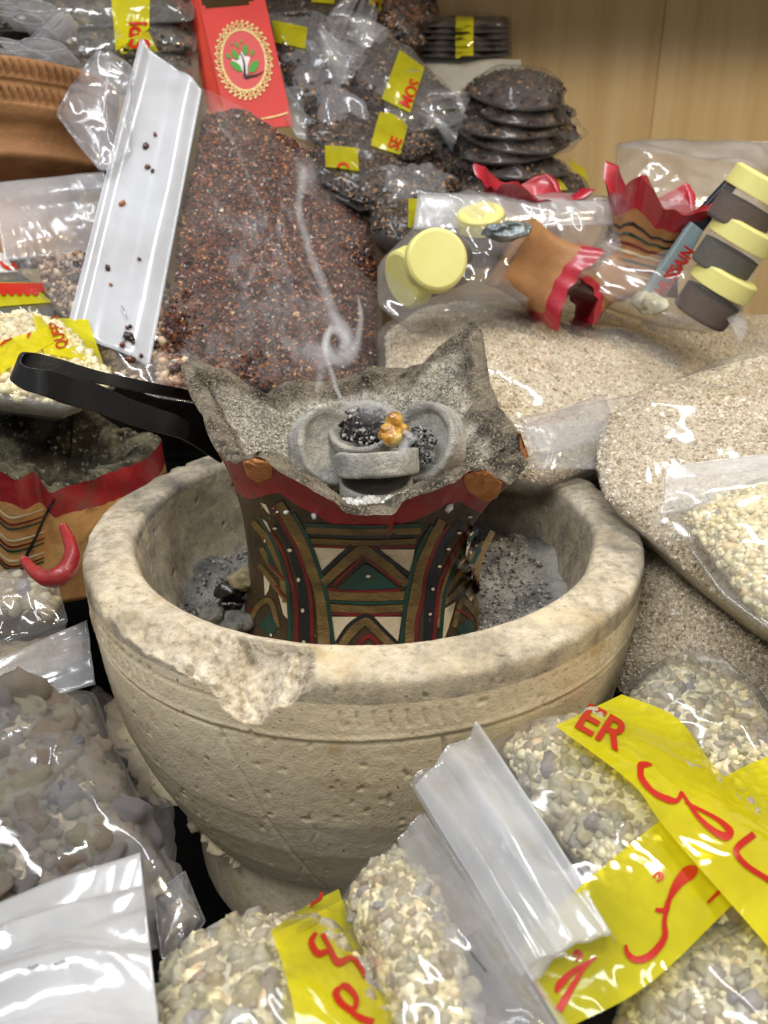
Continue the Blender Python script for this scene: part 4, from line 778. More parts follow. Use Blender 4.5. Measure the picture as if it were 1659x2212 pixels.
# ================================================================ bags at the lower right
FRK = lambda n=9000, s=.0034: [K('resin_piece', n, s, FR, sep=True, sub=2, rough=.55, down=s * .12, cap=299), K('resin_crumbs', 1500, s * .58, FRG, sub=1, rough=.5, down=s * .42)]
r, pl, T, c = bag('bag of pale frankincense with a pointed corner at the right edge, behind the yellow tape', 'resin bag',
    [(1345,1490,.375),(1375,1460,.385),(1450,1410,.395),(1505,1380,.40),(1560,1410,.39),(1620,1460,.375),(1660,1520,.365),(1720,1640,.34),(1700,1760,.32),(1500,1700,.33),(1380,1620,.345),(1340,1540,.36)], .016, .03,
    core=[(1370,1500,0),(1450,1440,0),(1540,1440,0),(1620,1500,0),(1690,1640,0),(1680,1740,0),(1500,1690,0),(1390,1600,0)], coremat=FRB, fm=FILM, seed=20, lump=.003, kinds=FRK(4500, .0029), wr=.0025, flat=.08)
r, pl, T, c = bag('clear film bag with faint grains behind the pointed bag at the right edge', 'resin bag', [(1412,1378,.42),(1500,1372,.43),(1700,1350,.43),(1720,1480,.39),(1600,1500,.39),(1450,1440,.405)], .010, .03, core=[(1520,1400,0),(1700,1380,0),(1700,1470,0),(1580,1480,0)], coremat=FRB, fm=FILM_B, seed=21, kinds=[K('resin_piece', 500, .003, FR, sep=True, sub=1, cap=60)])
r, pl, T, c = bag('bag of frankincense pieces at the bottom right corner under the crossed tapes', 'resin bag',
    [(1460,2010,.285),(1560,1910,.298),(1680,1800,.31),(1850,1850,.295),(1900,2300,.235),(1500,2400,.23),(1290,2370,.235),(1340,2150,.262)], .012, .03, coremat=FRB, fm=FILM, seed=22, lump=.003, kinds=FRK(4000, .0027), wr=.0035, ws=34)
def tape_script(r, T, pl, strokes, off=.0006):
    for pts, w in strokes: stroke(r, 'tape_script', T, pts, w, INK, off, pl)
r, pl, T, c = bag('bag of pale frankincense pieces wrapped by two crossed yellow tapes, front right', 'resin bag',
    [(900,1700,.325),(1000,1620,.335),(1110,1568,.345),(1240,1545,.345),(1400,1590,.335),(1560,1680,.315),(1700,1800,.29),(1720,1950,.27),(1600,2010,.262),(1450,2080,.25),(1250,2080,.25),(1150,2040,.257),(1020,1900,.28),(940,1790,.30)], .020, .03,
    core=[(1090,1620,0),(1170,1580,0),(1280,1560,0),(1440,1640,0),(1620,1760,0),(1690,1900,0),(1560,1990,0),(1400,2000,0),(1300,1900,0),(1180,1760,0)], coremat=FRB, fm=FILM, seed=23, lump=.003, kinds=FRK(6000, .0030), wr=.003, ws=34)
sheet(r, 'header', [(1035,1590,.325),(1330,2040,.245),(1150,2110,.238),(895,1690,.305)], HEAD2, nu=50, nv=50, bulge=.008, folds=(.0050, 2.6), seed=24, roll=.004, label='rolled clear header with long shiny folds')
HD = sheet(r, 'header', [(960,1650,.308),(1230,2075,.238),(1125,2110,.236),(888,1702,.301)], HEAD_C, nu=50, nv=36, bulge=.006, folds=(.003, 2), seed=25)
staple(r, HD, (1178,1795), (1200,1845), pl)
_, TA = drape_rows(r, 'yellow_tape', T, [((1199,1568),(1343,1500)), ((1367,1692),(1462,1548)), ((1424,1774),(1530,1640)), ((1554,1924),(1659,1780)), ((1700,2090),(1790,1910))], TAPE, .0130, pl=pl)
_, TB_ = drape_rows(r, 'yellow_tape', T, [((1112,2056),(1215,2225)), ((1242,1924),(1400,2130)), ((1424,1774),(1582,1953)), ((1573,1673),(1700,1860)), ((1690,1620),(1800,1800))], TAPE, .0062, pl=pl)
text_px(r, 'tape_letters', TA, 'ER', (1236,1568), (88,50), (48,-74), INK, .0010, pl, bold=.02)
def q8(pts): return [(862.7 + x * .48, 1327.2 + y * .48) for x, y in pts]
tape_script(r, TA, pl, [
    (q8([(1080,700),(1085,680),(1115,678),(1137,680)]), [3,7,6,2]), (q8([(1085,690),(1090,740),(1140,800),(1210,835),(1250,838),(1272,800)]), [7,7,6,8,5,5]),
    (q8([(1268,800),(1300,850),(1350,920),(1420,980),(1470,1000),(1485,975),(1440,930),(1380,895),(1330,870),(1285,845)]), [3,4,5,7,10,8,5,4,4,3]),
    (q8([(1595,990),(1530,1040),(1515,1075),(1560,1130),(1659,1195),(1720,1240)]), [8,8,6,6,6,4])])
def q9(pts): return [(663.6 + x * .6, 1725.4 + y * .6) for x, y in pts]
tape_script(r, TB_, pl, [
    (q9([(1252,400),(1290,400),(1300,365),(1340,310),(1380,275),(1390,255),(1360,258),(1320,310),(1298,380),(1285,440),(1285,500),(1240,560),(1190,580),(1155,560),(1145,525)]), [4,7,5,6,9,9,7,5,5,5,7,9,8,6,3]),
    (q9([(1245,285),(1262,268),(1276,282),(1258,298)]), [2,5,5,2]), (q9([(955,570),(970,550),(985,565),(965,585)]), [2,5,5,2]),
    (q9([(895,700),(910,670),(960,620),(1040,570)]), [3,9,6,2]), (q9([(905,765),(930,720),(965,660),(1000,605),(1035,575)]), [9,8,6,5,2]), (q9([(1440,375),(1470,345),(1500,320)]), [3,4,5])])
poly_fill(r, 'tape_script', TB_, q9([(815,650),(835,690),(860,725),(858,735),(830,700)]), INK, .0014, pl)
r, pl, T, c = bag('clear bag of frankincense crumbs with a milky stapled header, bottom centre right', 'resin bag',
    [(738,1940,.285),(790,1870,.295),(850,1830,.30),(900,1800,.302),(1000,1900,.285),(1120,2080,.25),(1250,2300,.215),(1000,2350,.208),(850,2330,.21),(800,2150,.24),(750,2020,.265)], .012, .03,
    core=[(755,1950,0),(800,1890,0),(855,1850,0),(930,1920,0),(1000,2100,0),(1050,2300,0),(900,2320,0),(830,2150,0)], coremat=FRB, fm=FILM, seed=26, lump=.003, kinds=FRK(5000, .0026), wr=.0035, ws=40)
HH = sheet(r, 'header', [(925,1768,.30),(1250,2260,.21),(1060,2300,.205),(858,1812,.292)], HEAD_C, nu=50, nv=24, bulge=.004, folds=(.0022, 2.5), seed=27, roll=.002)
staple(r, HH, (1008,2044), (1052,2100), pl)
r, pl, T, c = bag('small bag of amber and grey frankincense closed by one yellow tape, bottom centre', 'resin bag',
    [(345,2085,.265),(400,2045,.272),(480,2015,.278),(580,1998,.282),(700,2000,.28),(800,2080,.265),(880,2230,.235),(900,2350,.21),(600,2400,.205),(340,2380,.21),(335,2200,.24)], .014, .03, coremat=FRB, fm=FILM, seed=28, lump=.003, kinds=FRK(5000, .0034), wr=.003, ws=36)
_, TC2 = drape_rows(r, 'yellow_tape', T, [((583,2012),(600,2040)), ((655,1960),(672,2000)), ((732,1920),(745,1965))], TAPE_D, .0055, 24, 10, pl=pl)
_, TC = drape_rows(r, 'yellow_tape', T, [((588,2020),(747,1940)), ((612,2090),(795,2030)), ((635,2180),(842,2130)), ((670,2340),(930,2340))], TAPE, .0065, pl=pl)
def q10(pts): return [(x * .48, 1725.4 + y * .48) for x, y in pts]
tape_script(r, TC, pl, [(q10([(1420,605),(1400,650),(1430,700),(1480,690),(1520,740),(1580,720),(1620,760),(1640,810)]), [4,7,8,5,9,5,6,3]), (q10([(1450,610),(1470,650),(1500,700)]), [6,5,4]),
    (q10([(1530,850),(1510,880),(1540,930),(1590,950),(1600,900),(1560,850),(1530,845)]), [5,8,8,6,6,8,5]), (q10([(1560,950),(1620,990),(1680,1010)]), [5,8,8])])
tape_script(r, TC2, pl, [(q10([(1450,420),(1440,450),(1410,470),(1400,490)]), [3,4,4,2])])
# ================================================================ bags at the lower left
SK = lambda n, s, cap=200, sub=2: [K('resin_stone', n, s, ST, sep=True, sub=sub, rough=.55, cap=cap, var=.4, down=.0002), K('resin_crumbs', 500, s * .25, FRG, rough='cut', down=.002)]
r, pl, T, c = bag('long clear bag of big rough resin stones, grey brown and amber, at the left edge', 'resin bag',
    [(-120,1480,.37),(50,1478,.375),(205,1492,.38),(245,1600,.365),(300,1720,.345),(360,1850,.32),(440,1990,.295),(352,2050,.285),(200,2050,.282),(-120,2020,.28)], .020, .04,
    core=[(-100,1500,0),(60,1500,0),(180,1535,0),(205,1630,0),(262,1745,0),(312,1870,0),(352,1960,0),(280,2020,0),(-100,2000,0)], coremat=STB, fm=FILM, seed=30, lump=.003, kinds=SK(3000, .0068, 170, 3) + [K('resin_pebble', 3000, .0046, ST, sep=True, sub=2, rough=.35, cap=180, down=.0002)], wr=.0035, ws=30, gap=.004)
sheet(r, 'header', [(-60,1462,.372),(190,1345,.395),(207,1480,.37),(-60,1560,.355)], HEAD_C, nu=36, nv=22, bulge=.003, folds=(.0022, 4), seed=31, roll=.003)
r, pl, T, c = bag('wrinkled clear film bag standing between the resin stones and the stone bowl', 'plastic bag', [(190,1490,.445),(212,1478,.448),(256,1540,.452),(282,1640,.445),(330,1740,.425),(372,1860,.385),(402,1935,.345),(340,1900,.34),(250,1680,.40)], .006, .01, fm=FILM_B, seed=32, wr=.004, ws=40)
sheet(thing('plastic_header', 'milky folded film header stapled shut in the bottom left corner', 'plastic bag', at(150, 2050, .26)), 'film_fold', [(-60,1965,.262),(303,1843,.288),(352,2300,.205),(-60,2350,.20)], HEAD2, nu=60, nv=60, bulge=.005, folds=(.0055, 6), seed=33, roll=.004)
hdr = [o for o in bpy.data.objects if o.name == 'film_fold'][0]; Th = bvh([hdr.parent.location + v.co for v in hdr.data.vertices], [list(p.vertices) for p in hdr.data.polygons])
staple(hdr.parent, Th, (62,2092), (82,2086)); staple(hdr.parent, Th, (118,2084), (142,2074))
r, pl, T, c = bag('small clear bag with one stone showing beside the milky header at lower left', 'resin bag', [(330,1930,.295),(400,1880,.305),(420,1930,.298),(445,1990,.29),(400,2050,.28),(350,2075,.275)], .005, .01, fm=FILM_B, seed=34, core=[(360,1960,0),(400,1940,0),(415,1990,0),(370,2030,0)], coremat=STB, kinds=[K('resin_stone', 60, .006, ST, sep=True, cap=8, sub=2)])
r, pl, T, c = bag('small clear sachet of resin chips with a shiny end beneath the second burner', 'resin bag', [(-60,1225,.41),(60,1235,.415),(125,1262,.41),(148,1345,.39),(60,1375,.38),(-60,1400,.37)], .006, .03, fm=FILM, seed=35, core=[(-50,1235,0),(60,1245,0),(110,1268,0),(115,1310,0),(-50,1330,0)], coremat=STB, kinds=[K('resin_stone', 400, .0035, FR, sep=True, cap=60, sub=2)], wr=.003, ws=50)
r, pl, T, c = bag('dark half hidden bag of resin at the left between two clear headers', 'resin bag', [(-60,1380,.40),(60,1385,.40),(180,1350,.41),(190,1420,.395),(60,1480,.38),(-60,1480,.38)], .004, .03, fm=FILM_D, seed=36, coremat=STB)
V, F = box((-.02, .02, .0475), (.9, .66, .055), bev=.004)
# ================================================================ the pile of dark sachets behind
def sach(label, out, top=.006, bot=.006, core=DKM, seed=0, tape=None, text=None, fm=FILM_D, group='dark resin sachets piled at the back', tm=TAPE_D, grainn=500, wr=.0025, ws=30):
    r, pl, T, c = bag(label, 'sachet', out, top, bot, coremat=core, fm=fm, seed=seed, name='resin_sachet', group=group, lump=.002, wr=wr, ws=ws, rw=.002, kinds=[K('dark_grains', grainn, .0016, DKC)] if grainn else ())
    for q in tape or (): o, TT = drape_quad(r, 'yellow_tape', T, q, tm, .0022, 20, 10, pl=pl)
    for s, O, X, Y in text or (): text_px(r, 'tape_letters', TT, s, O, X, Y, INK, .0010, pl, bold=.02)
    return r, T, pl
# top left: clear bags with rolled ends
def roll(root, u, v, d, w, h, ang, ln=.028, inner=True, seed=0):
    """a flattened loop of doubled film seen end on"""
    n = 70; t = np.linspace(0, 2 * np.pi, n); c = at(u, v, d); s = d / FPX; ca, sa = math.cos(ang), math.sin(ang); P = []
    a = np.linspace(math.pi * 1.08, -math.pi * 1.02, n); x = np.cos(a) * w; y = np.sin(a) * h * (1 - .25 * np.cos(a)); tail = np.linspace(0, 1, 30)[:, None]
    L = np.stack([x, y], 1); st = np.array([[-w * 2.2, -h * .6]]); en = np.array([[-w * 1.9, h * .3]]); L = np.vstack([st * (1 - tail) + L[0] * tail, L, L[-1] * (1 - tail) + en * tail])
    L = np.stack([L[:, 0] * ca - L[:, 1] * sa, L[:, 0] * sa + L[:, 1] * ca], 1); P = c + (RT * L[:, :1] - UP * L[:, 1:]) * s
    dv = FW * ln + UP * .004; m = 8; G = P[:, None] + dv * np.linspace(0, 1, m)[None, :, None]; G = G + .0008 * fbm(G * 60 + seed, 2)[..., None]
    V = G.reshape(-1, 3); V2 = V + UP * .0005; F = grid_faces(len(P), m); n0 = len(V); F2 = [tuple(i + n0 for i in f)[::-1] for f in F]
    e = [i * m for i in range(len(P))]; F3 = [(e[k], e[k + 1], e[k + 1] + n0, e[k] + n0) for k in range(len(e) - 1)]
    return part(root, 'rolled_end', np.vstack([V, V2]), F + F2 + F3, HEAD)
r, T, pl = sach('dark resin bag at the top left whose rolled film end makes double loops', [(-60,-60,.70),(200,-60,.72),(430,-50,.74),(420,45,.70),(200,60,.68),(-60,70,.66)], .012, .010, DKG, 41, [[(237,-40),(325,-40),(322,62),(250,110)]], [('SPI', (322,106), (0,-50), (-62,0))], FILM, 'dark resin bags with rolled ends at the top left', tm=TAPE)
roll(r, 75, 14, .63, 46, 12, .15, seed=1); roll(r, 62, 42, .63, 34, 10, .2, seed=2); roll(r, 118, 40, .625, 30, 11, -.75, seed=3)
r, T, pl = sach('flat olive resin bag under the top left one, wrapped by the same yellow tape', [(100,60,.69),(240,50,.72),(430,40,.73),(425,110,.70),(300,125,.68),(100,118,.66)], .010, .008, DKG, 42, [[(250,95),(320,70),(340,112),(262,118)]], None, FILM, 'dark resin bags with rolled ends at the top left')
r, T, pl = sach('flat resin bag with two rolled loops of film just above the terracotta burner', [(-60,100,.68),(120,95,.70),(430,100,.72),(430,190,.68),(300,200,.66),(-60,190,.64)], .010, .012, DKG, 43, None, None, FILM, 'dark resin bags with rolled ends at the top left')
roll(r, 92, 98, .615, 50, 13, .1, seed=4); roll(r, 70, 120, .612, 38, 9, .15, seed=5)
sach('grey film covered bag at the top left edge behind the loops', [(-80,20,.72),(100,20,.74),(110,110,.71),(-80,120,.68)], .008, .02, DKM, 44, None, None, FILM_B, 'dark resin bags with rolled ends at the top left')
# red card with a tree emblem
def card():
    pts = [(390,-60),(570,-60),(632,250),(618,262),(455,305),(440,240)]
    root = thing('card_box', 'red cardboard hang box with a green tree in a gold lace oval', 'card box', at(520, 250, .70))
    RC = mat('red_card', [(.3, hx('b02a22')), (.7, hx('c23328'))], 30, .5, ((200, .0001),), .4, coat=.2); RCL = mat('light_red_card_side', [(0, hx('d84a38'))], 30, .5, ((200, .0001),), .4)
    def P(u, v, o=0): d = .70 - (v - 100) * .00005 - o; return at(u, v, d)
    # front face with the hang hole left open
    def X(s, v): y = v; l = 428 + (y + 0) * .235; rr_ = 570 + y * .222; return l + (rr_ - l) * s
    ys = [-70, -20, -6, 14, 24, 120, 200, 262, 285]; V, F = [], []; ns = 24; rows = np.concatenate([np.linspace(a, b, 5)[:-1] for a, b in zip(ys[:-1], ys[1:])] + [[285]])
    for v in rows:
        for i in range(ns + 1): s = i / ns; V.append(P(X(s, v), v - s * 12))
    k = ns + 1
    for j in range(len(rows) - 1):
        for i in range(ns):
            s = (i + .5) / ns; v = (rows[j] + rows[j + 1]) / 2; hole = abs(s - .43) < .40 and v < 22 and not (abs(s - .43) > .34 and v > 12)
            if not hole: F.append((j * k + i, j * k + i + 1, (j + 1) * k + i + 1, (j + 1) * k + i))
    V = np.array(V); n0 = len(V); V2 = V + FW * .0008; cen = part(root, 'front_panel', V, F, RC, sm=False)
    so = cen.modifiers.new('s', 'SOLIDIFY'); so.thickness = .0008
    side = [P(388,-70,-.02),P(X(0,-70),-70),P(X(0,285),285),P(462,310,-.015)]; V, F = np.array(side + [q + FW * .001 for q in side]), [(0,1,2,3),(7,6,5,4),(0,4,5,1),(1,5,6,2),(2,6,7,3),(3,7,4,0)]; part(root, 'side_panel', V, F, RCL, sm=False)
    bt = bvh([P(300,-100), P(800,-100), P(800,400), P(300,400)], [(0,1,2,3)]); GO = mat('gold_print', [(.3, hx('c9a860')), (.7, hx('ead39a'))], 200, .35, (), .5, metallic=.3)
    def C(a, k=1.0): x, y = 58 * k * math.cos(a), 82 * k * math.sin(a); c_, s_ = math.cos(-.17), math.sin(-.17); return 527 + x * c_ - y * s_, 131 + x * s_ + y * c_
    cx, cy = 0, 0
    def ring(k0, k1, m, nm, off): 
        V = []
        for i in range(72):
            a = i / 72 * 6.2832
            for kk in (k0, k1): V.append(drape(bt, *C(a, kk), off))
        part(root, nm, V, grid_faces(72, 2, True), m)
    V = [drape(bt, *C(0, 0), .0012)] + [drape(bt, *C(i / 60 * 6.2832, .78), .0012) for i in range(60)]; part(root, 'oval_ground', V, [(0, 1 + i, 1 + (i + 1) % 60) for i in range(60)], mat('rose_print', [(0, hx('bd4a48'))], 30, .5, ()))
    ring(.78, .84, GO, 'gold_oval', .0016)
    for i in range(34):
        a = i / 34 * 6.2832; u, v = C(a, .92); rad = 6.5 if i % 2 else 5
        cpts = [(u + rad * math.cos(b + a) * (1 - .07 * b), v + rad * math.sin(b + a) * (1 - .07 * b)) for b in np.linspace(0, 6.5, 9)]; stroke(root, 'gold_scroll', bt, cpts, 1.2, GO, .0017, n=22)
        u, v = C(a + .09, 1.03); poly_fill(root, 'gold_bud', bt, [(u + 3.2 * math.cos(b), v + 3.2 * math.sin(b)) for b in np.linspace(0, 6.28, 7)[:-1]], GO, .0017, rings=1)
    def t3(pts): return [(371.6 + x * .16, y * .16) for x, y in pts]
    GL_ = mat('leaf_print', [(0, hx('3f8a2e'))], 30, .5, ()); TK = mat('trunk_print', [(0, hx('1a1512'))], 30, .5, ())
    poly_fill(root, 'pale_glow', bt, t3([(800,800),(880,830),(940,700),(990,760),(1060,780),(1020,900),(1020,1010),(970,1030),(950,960),(850,860)]), mat('pale_print', [(0, hx('d5c9c9'))], 30, .5, ()), .0015)
    for L in ([(785,840),(860,840),(930,900),(950,970),(880,970),(810,910)],[(1165,820),(1170,900),(1120,980),(1035,990),(1035,920),(1090,840)],[(805,680),(850,680),(905,760),(910,815),(850,800),(805,740)],[(725,735),(770,740),(808,800),(770,800),(730,770)],[(985,600),(1020,640),(1025,720),(985,775),(950,720),(955,640)],[(1090,675),(1115,700),(1105,740),(1070,770),(1060,730),(1070,690)],[(855,575),(890,590),(910,640),(905,670),(860,620)],[(925,540),(955,560),(945,595),(925,580)],[(790,590),(825,600),(830,620),(800,615)]): poly_fill(root, 'leaf_print', bt, t3(L), GL_, .002, rings=1)
    stroke(root, 'trunk_print', bt, t3([(920,720),(960,800),(980,900),(990,1040),(1050,1040),(1150,1020),(1250,965)]), [.8,1.4,2,3.4,3,2,.6], TK, .0022, n=50)
    stroke(root, 'gold_edge', bt, [(565,258),(600,251),(622,244)], 1.6, GO, .0015)
card()
# centre: the pile
BRN2 = mat('red_brown_mass', [(.35, hx('1c100c')), (.5, hx('3e251b')), (.62, hx('63402e')), (.74, hx('8c6448'))], 110, .45, ((150, .004),), .5)
G1 = 'taped dark resin sachets in the centre pile'
PILE = [
 ('dark sachet with a folded pale yellow tape beside the red card', [(560,30,.74),(680,20,.76),(800,90,.76),(840,170,.73),(800,300,.69),(700,300,.68),(620,200,.70)], .014, .02, DKM, [[(588,45),(664,62),(660,108),(596,92)]], None, FILM_B),
 ('dark sachet with the bright yellow tape lettered MOS, in the centre of the pile', [(700,60,.74),(800,50,.76),(900,130,.76),(1000,230,.74),(990,270,.71),(860,290,.69),(740,220,.70)], .016, .015, DKM, [[(862,110),(916,148),(885,245),(825,215)]], [('MOS', (884,236), (13,-27), (-34,-17))], FILM),
 ('dark sachet with smaller yellow tape and red E, just under the MOS sachet', [(650,250,.70),(800,230,.71),(920,280,.71),(960,320,.70),(900,350,.68),(760,340,.66),(660,300,.67)], .009, .01, DKM, [[(822,240),(884,262),(862,335),(800,315)]], [('SE', (858,326), (11,-25), (-32,-14))], FILM_D),
 ('lower sachet whose yellow tape carries a red O at the myrrh bag edge', [(660,320,.67),(800,320,.68),(900,370,.68),(900,420,.65),(780,440,.63),(680,390,.64)], .010, .012, DKM, [[(702,316),(772,322),(775,372),(705,362)]], [('O', (728,350), (36,6), (-5,36))], FILM_D),
 ('grey film folded sachet low in the centre pile', [(790,370,.66),(930,360,.68),(1000,400,.68),(960,450,.65),(830,450,.63)], .010, .02, DKG, None, None, FILM_B),
 ('bottom sachet of the centre pile with a sliver of red and yellow tape', [(800,440,.64),(930,430,.65),(960,500,.62),(860,520,.60),(800,500,.61)], .010, .03, DKM, [[(882,432),(905,432),(903,495),(880,492)]], None, FILM_D),
 ('dark sachet at the back between the pile and the jar bag', [(900,300,.74),(1010,300,.75),(1010,420,.72),(900,420,.70)], .010, .04, DKM, None, None, FILM_D)]
for k, (lb, o, tp, bt_, cm, tq, tx, fmm) in enumerate(PILE): sach(lb, o, tp, bt_, cm, 50 + k, tq, tx, fmm, G1, grainn=900)
rng = np.random.default_rng(77)
for k, nm in ((1, 'the bright MOS tape'), (2, 'the smaller red E tape'), (3, 'the red O tape')):
    o = PILE[k][1]; cx, cy = np.mean([q[0] for q in o]), np.mean([q[1] for q in o])
    for j, w in enumerate(('first', 'second', 'third')):
        oo = [(cx + (u - cx) * .98 + rng.normal() * 6 + 10 * (j + 1), cy + (v - cy) * .9 + (17 + 15 * j) + rng.normal() * 5, d - .004 * (j + 1) * -1) for u, v, d in o]
        sach(w + ' thin brown packet layered beneath ' + nm + ' in the centre pile', oo, .005, .004, (DKM, BRN2, DKG)[j], 130 + k * 4 + j, None, None, FILM_D, G1, grainn=400, wr=.004, ws=45)
# crimped film ends and frills
def frill(label, c, w, l, ang, d, n=7, seed=0):
    c0 = at(*c, d); root = thing('film_frill', label, 'plastic film', c0); s = d / FPX; ca, sa = math.cos(ang), math.sin(ang)
    for i in range(n):
        t = i / (n - 1) - .5; base = np.array([w * t * .35, 0]); tip = np.array([w * t + 6 * math.sin(i * 2.1 + seed), l]); P = []
        for f in np.linspace(0, 1, 14):
            q = base * (1 - f) + tip * f; P.append((q[0] * ca - q[1] * sa, q[0] * sa + q[1] * ca, .012 * math.sin(f * 3.1 + i)))
        P = np.array(P); A = c0 + (RT * P[:, :1] - UP * P[:, 1:2]) * s - FW * P[:, 2:]; wd = np.linspace(.2, 1, 14)[:, None] * w / n * s * 1.1; o_ = RT * ca + UP * (-sa) ; V = np.stack([A - o_ * wd, A + FW * .004 * (i % 2 * 2 - 1), A + o_ * wd], 1).reshape(-1, 3)
        part(root, 'film_pleat', V, grid_faces(14, 3), HEAD_C)
    return root
frill('fan of pleated clear film above the bright yellow tape', (700,60), 150, 110, -.9, .70, 8, 1)
frill('crimped clear end of the centre sachet pointing right', (915,230), 110, 90, -1.2, .70, 8, 2)
frill('pleated white film at the top centre beside the brown sachets', (800,-10), 90, 110, .5, .72, 6, 3)
for k, (o, lb) in enumerate((([(560,150,.72),(640,110,.73),(700,190,.72),(720,330,.69),(640,300,.68)], 'empty clear bag hanging right of the red card'), ([(640,90,.72),(760,100,.73),(800,160,.73),(760,260,.70),(690,240,.70)], 'smoky clear film lying over the centre pile'))):
    r, pl, T, c = bag(lb, 'plastic bag', o, .008, .004, fm=FILM_B, seed=70 + k, wr=.006, ws=40, rw=.003)
G2 = 'brown granule sachets at the top centre'
sach('dark wedge of a sachet at the very top centre', [(560,-60,.80),(800,-60,.80),(830,40,.78),(700,70,.76),(560,40,.76)], .01, .02, DKM, 80, [[(690,-40),(735,-40),(720,10),(672,6)],[(788,-40),(842,-30),(838,22),(800,32)]], [('7', (805,22), (26,4), (4,-26))], FILM_D, G2)
BRN = mat('orange_brown_mass', [(.35, hx('2a140c')), (.5, hx('5a2f1a')), (.62, hx('8a4e2a')), (.74, hx('b5804e'))], 110, .5, ((150, .004),), .5)
for k, (o, lb) in enumerate((([(830,-40,.78),(880,-40,.79),(935,60,.80),(900,75,.79),(850,90,.77),(820,40,.77)], 'upright rust brown sachet left of its twin at the top centre'), ([(880,-40,.80),(930,-40,.81),(952,55,.82),(925,68,.81),(890,20,.80)], 'narrow rust brown sachet nearest the wooden wall'), ([(845,60,.77),(900,70,.78),(925,95,.78),(880,110,.77)], 'small orange tip of a sachet under the rust brown pair'))):
    sach(lb, o, .008, .008, BRN, 82 + k, None, None, FILM_D, G2)
# grey box with a stack of thin packets
CARD = mat('grey_card', [(.3, hx('8d877a')), (.7, hx('a39d8e'))], 30, .75, ((200, .0002),), .3)
def gbox(label, cat, name, P, d0, dep, m):
    A = [at(u, v, d0) for u, v in P]; B = [a + FW * dep * .9 + UP * dep * .35 for a in A]; V = np.array(A + B); F = [(0,1,2,3),(7,6,5,4),(0,4,5,1),(1,5,6,2),(2,6,7,3),(3,7,4,0)]
    o = solo(name, V, F, m, label, cat, sm=False); b = o.modifiers.new('b', 'BEVEL'); b.width = .0015; b.segments = 2; return o
gbox('plain grey cardboard box against the wooden wall', 'box', 'cardboard_box', [(890,122),(1127,128),(1128,420),(895,420)], .80, .10, CARD)
gbox('short dark wooden block right of the grey box', 'wooden block', 'wooden_block', [(1128,158),(1168,160),(1168,300),(1128,300)], .83, .05, mat('brown_wood', [(.3, hx('3a2412')), (.7, hx('5a3a1e'))], 20, .6, (), .3))
G3 = 'thin dark packets stacked on the grey box'
for k in range(6):
    y = 116 - k * 13; sach(['bottom packet resting on the grey box', 'second packet from the grey box', 'third packet up the stack on the grey box', 'fourth packet up the stack on the grey box', 'fifth packet up the stack on the grey box', 'top packet of the stack on the grey box'][k] + ', dark with a yellow band',
        [(905,y-14,.84),(1000,y-16,.85),(1104,y-13,.85),(1106,y+6,.80),(1000,y+8,.79),(900,y+6,.79)], .004, .004, DKM, 90 + k, [[(984,y-14),(1022,y-14),(1022,y+7),(984,y+7)]], None, FILM_D, G3, grainn=0)
# right: five pressed cakes in a wrapped pile
G4 = 'pressed dark cakes in the taped right pile'; jx = (6, -9, 4, -4, 10, 2); jy = (2, -3, 3, 0, -2, 2); jt = (9, -4, 12, 3, 14, 8)
for k in range(6):
    y = 385 - k * 28 - (10 if k == 5 else 0); w = 118 - k * 2; x = 1100 + k * 3
    sach(['bottom cake of the right pile', 'second cake up in the right pile', 'third cake up in the right pile', 'fourth cake up in the right pile', 'fifth cake up in the right pile', 'rounded top cake of the right pile'][k] + ', dark brown under film',
         [(x + jx[k] + w * math.cos(a) * (1.08 if math.cos(a) > 0 else 1) * (1 + .10 * math.sin(a * 3 + k * 2.1) + .05 * math.sin(a * 5 + k)), y + jy[k] + jt[k] * math.cos(a) - 34 + 34 * math.sin(a), .70 - .055 * math.sin(a)) for a in np.linspace(0, 6.283, 15)[:-1]], .008 if k < 5 else .016, .009, DKM, 100 + k, None, None, FILM_D, G4, grainn=300)
r, T, pl = sach('dark wrinkled sachet lying on top of the right pile beneath the yellow bands', [(985,200,.74),(1060,165,.75),(1150,200,.76),(1230,260,.75),(1260,300,.72),(1190,340,.69),(1100,260,.69),(1000,250,.70)], .016, .02, DKM, 110,
    [[(1040,228),(1130,190),(1165,215),(1060,262)],[(1085,240),(1150,225),(1180,300),(1120,350)]], None, FILM, G4)
drape_quad(r, 'yellow_tape', T, [(1100,250),(1140,235),(1172,305),(1115,345)], TAPE_D, .005, 20, 8, pl=pl, thick=.0004)
text_px(r, 'tape_letters', T, 'ES', (1090,250), (24,-14), (-14,-24), INK, .006, pl)
r, pl, T, c = bag('loose clear tail of film at the right of the cake pile', 'plastic bag', [(1190,230,.74),(1240,250,.75),(1270,290,.74),(1230,330,.71),(1190,340,.70)], .005, .004, fm=FILM_D, seed=111, wr=.004, ws=50)
sach('dark flat sachet under the right pile with a fold of yellow tape', [(1000,380,.68),(1180,350,.71),(1260,380,.71),(1280,420,.69),(1100,450,.65),(990,430,.65)], .006, .05, DKM, 112, [[(1150,395),(1205,385),(1225,410),(1160,420)],[(1225,340),(1262,365),(1275,395),(1240,372)]], None, FILM_D, G4)
FILM_J = film('hazy_film', .17, .11, 16, .0006, col=(.9, .88, .85, 1), gl=.07)
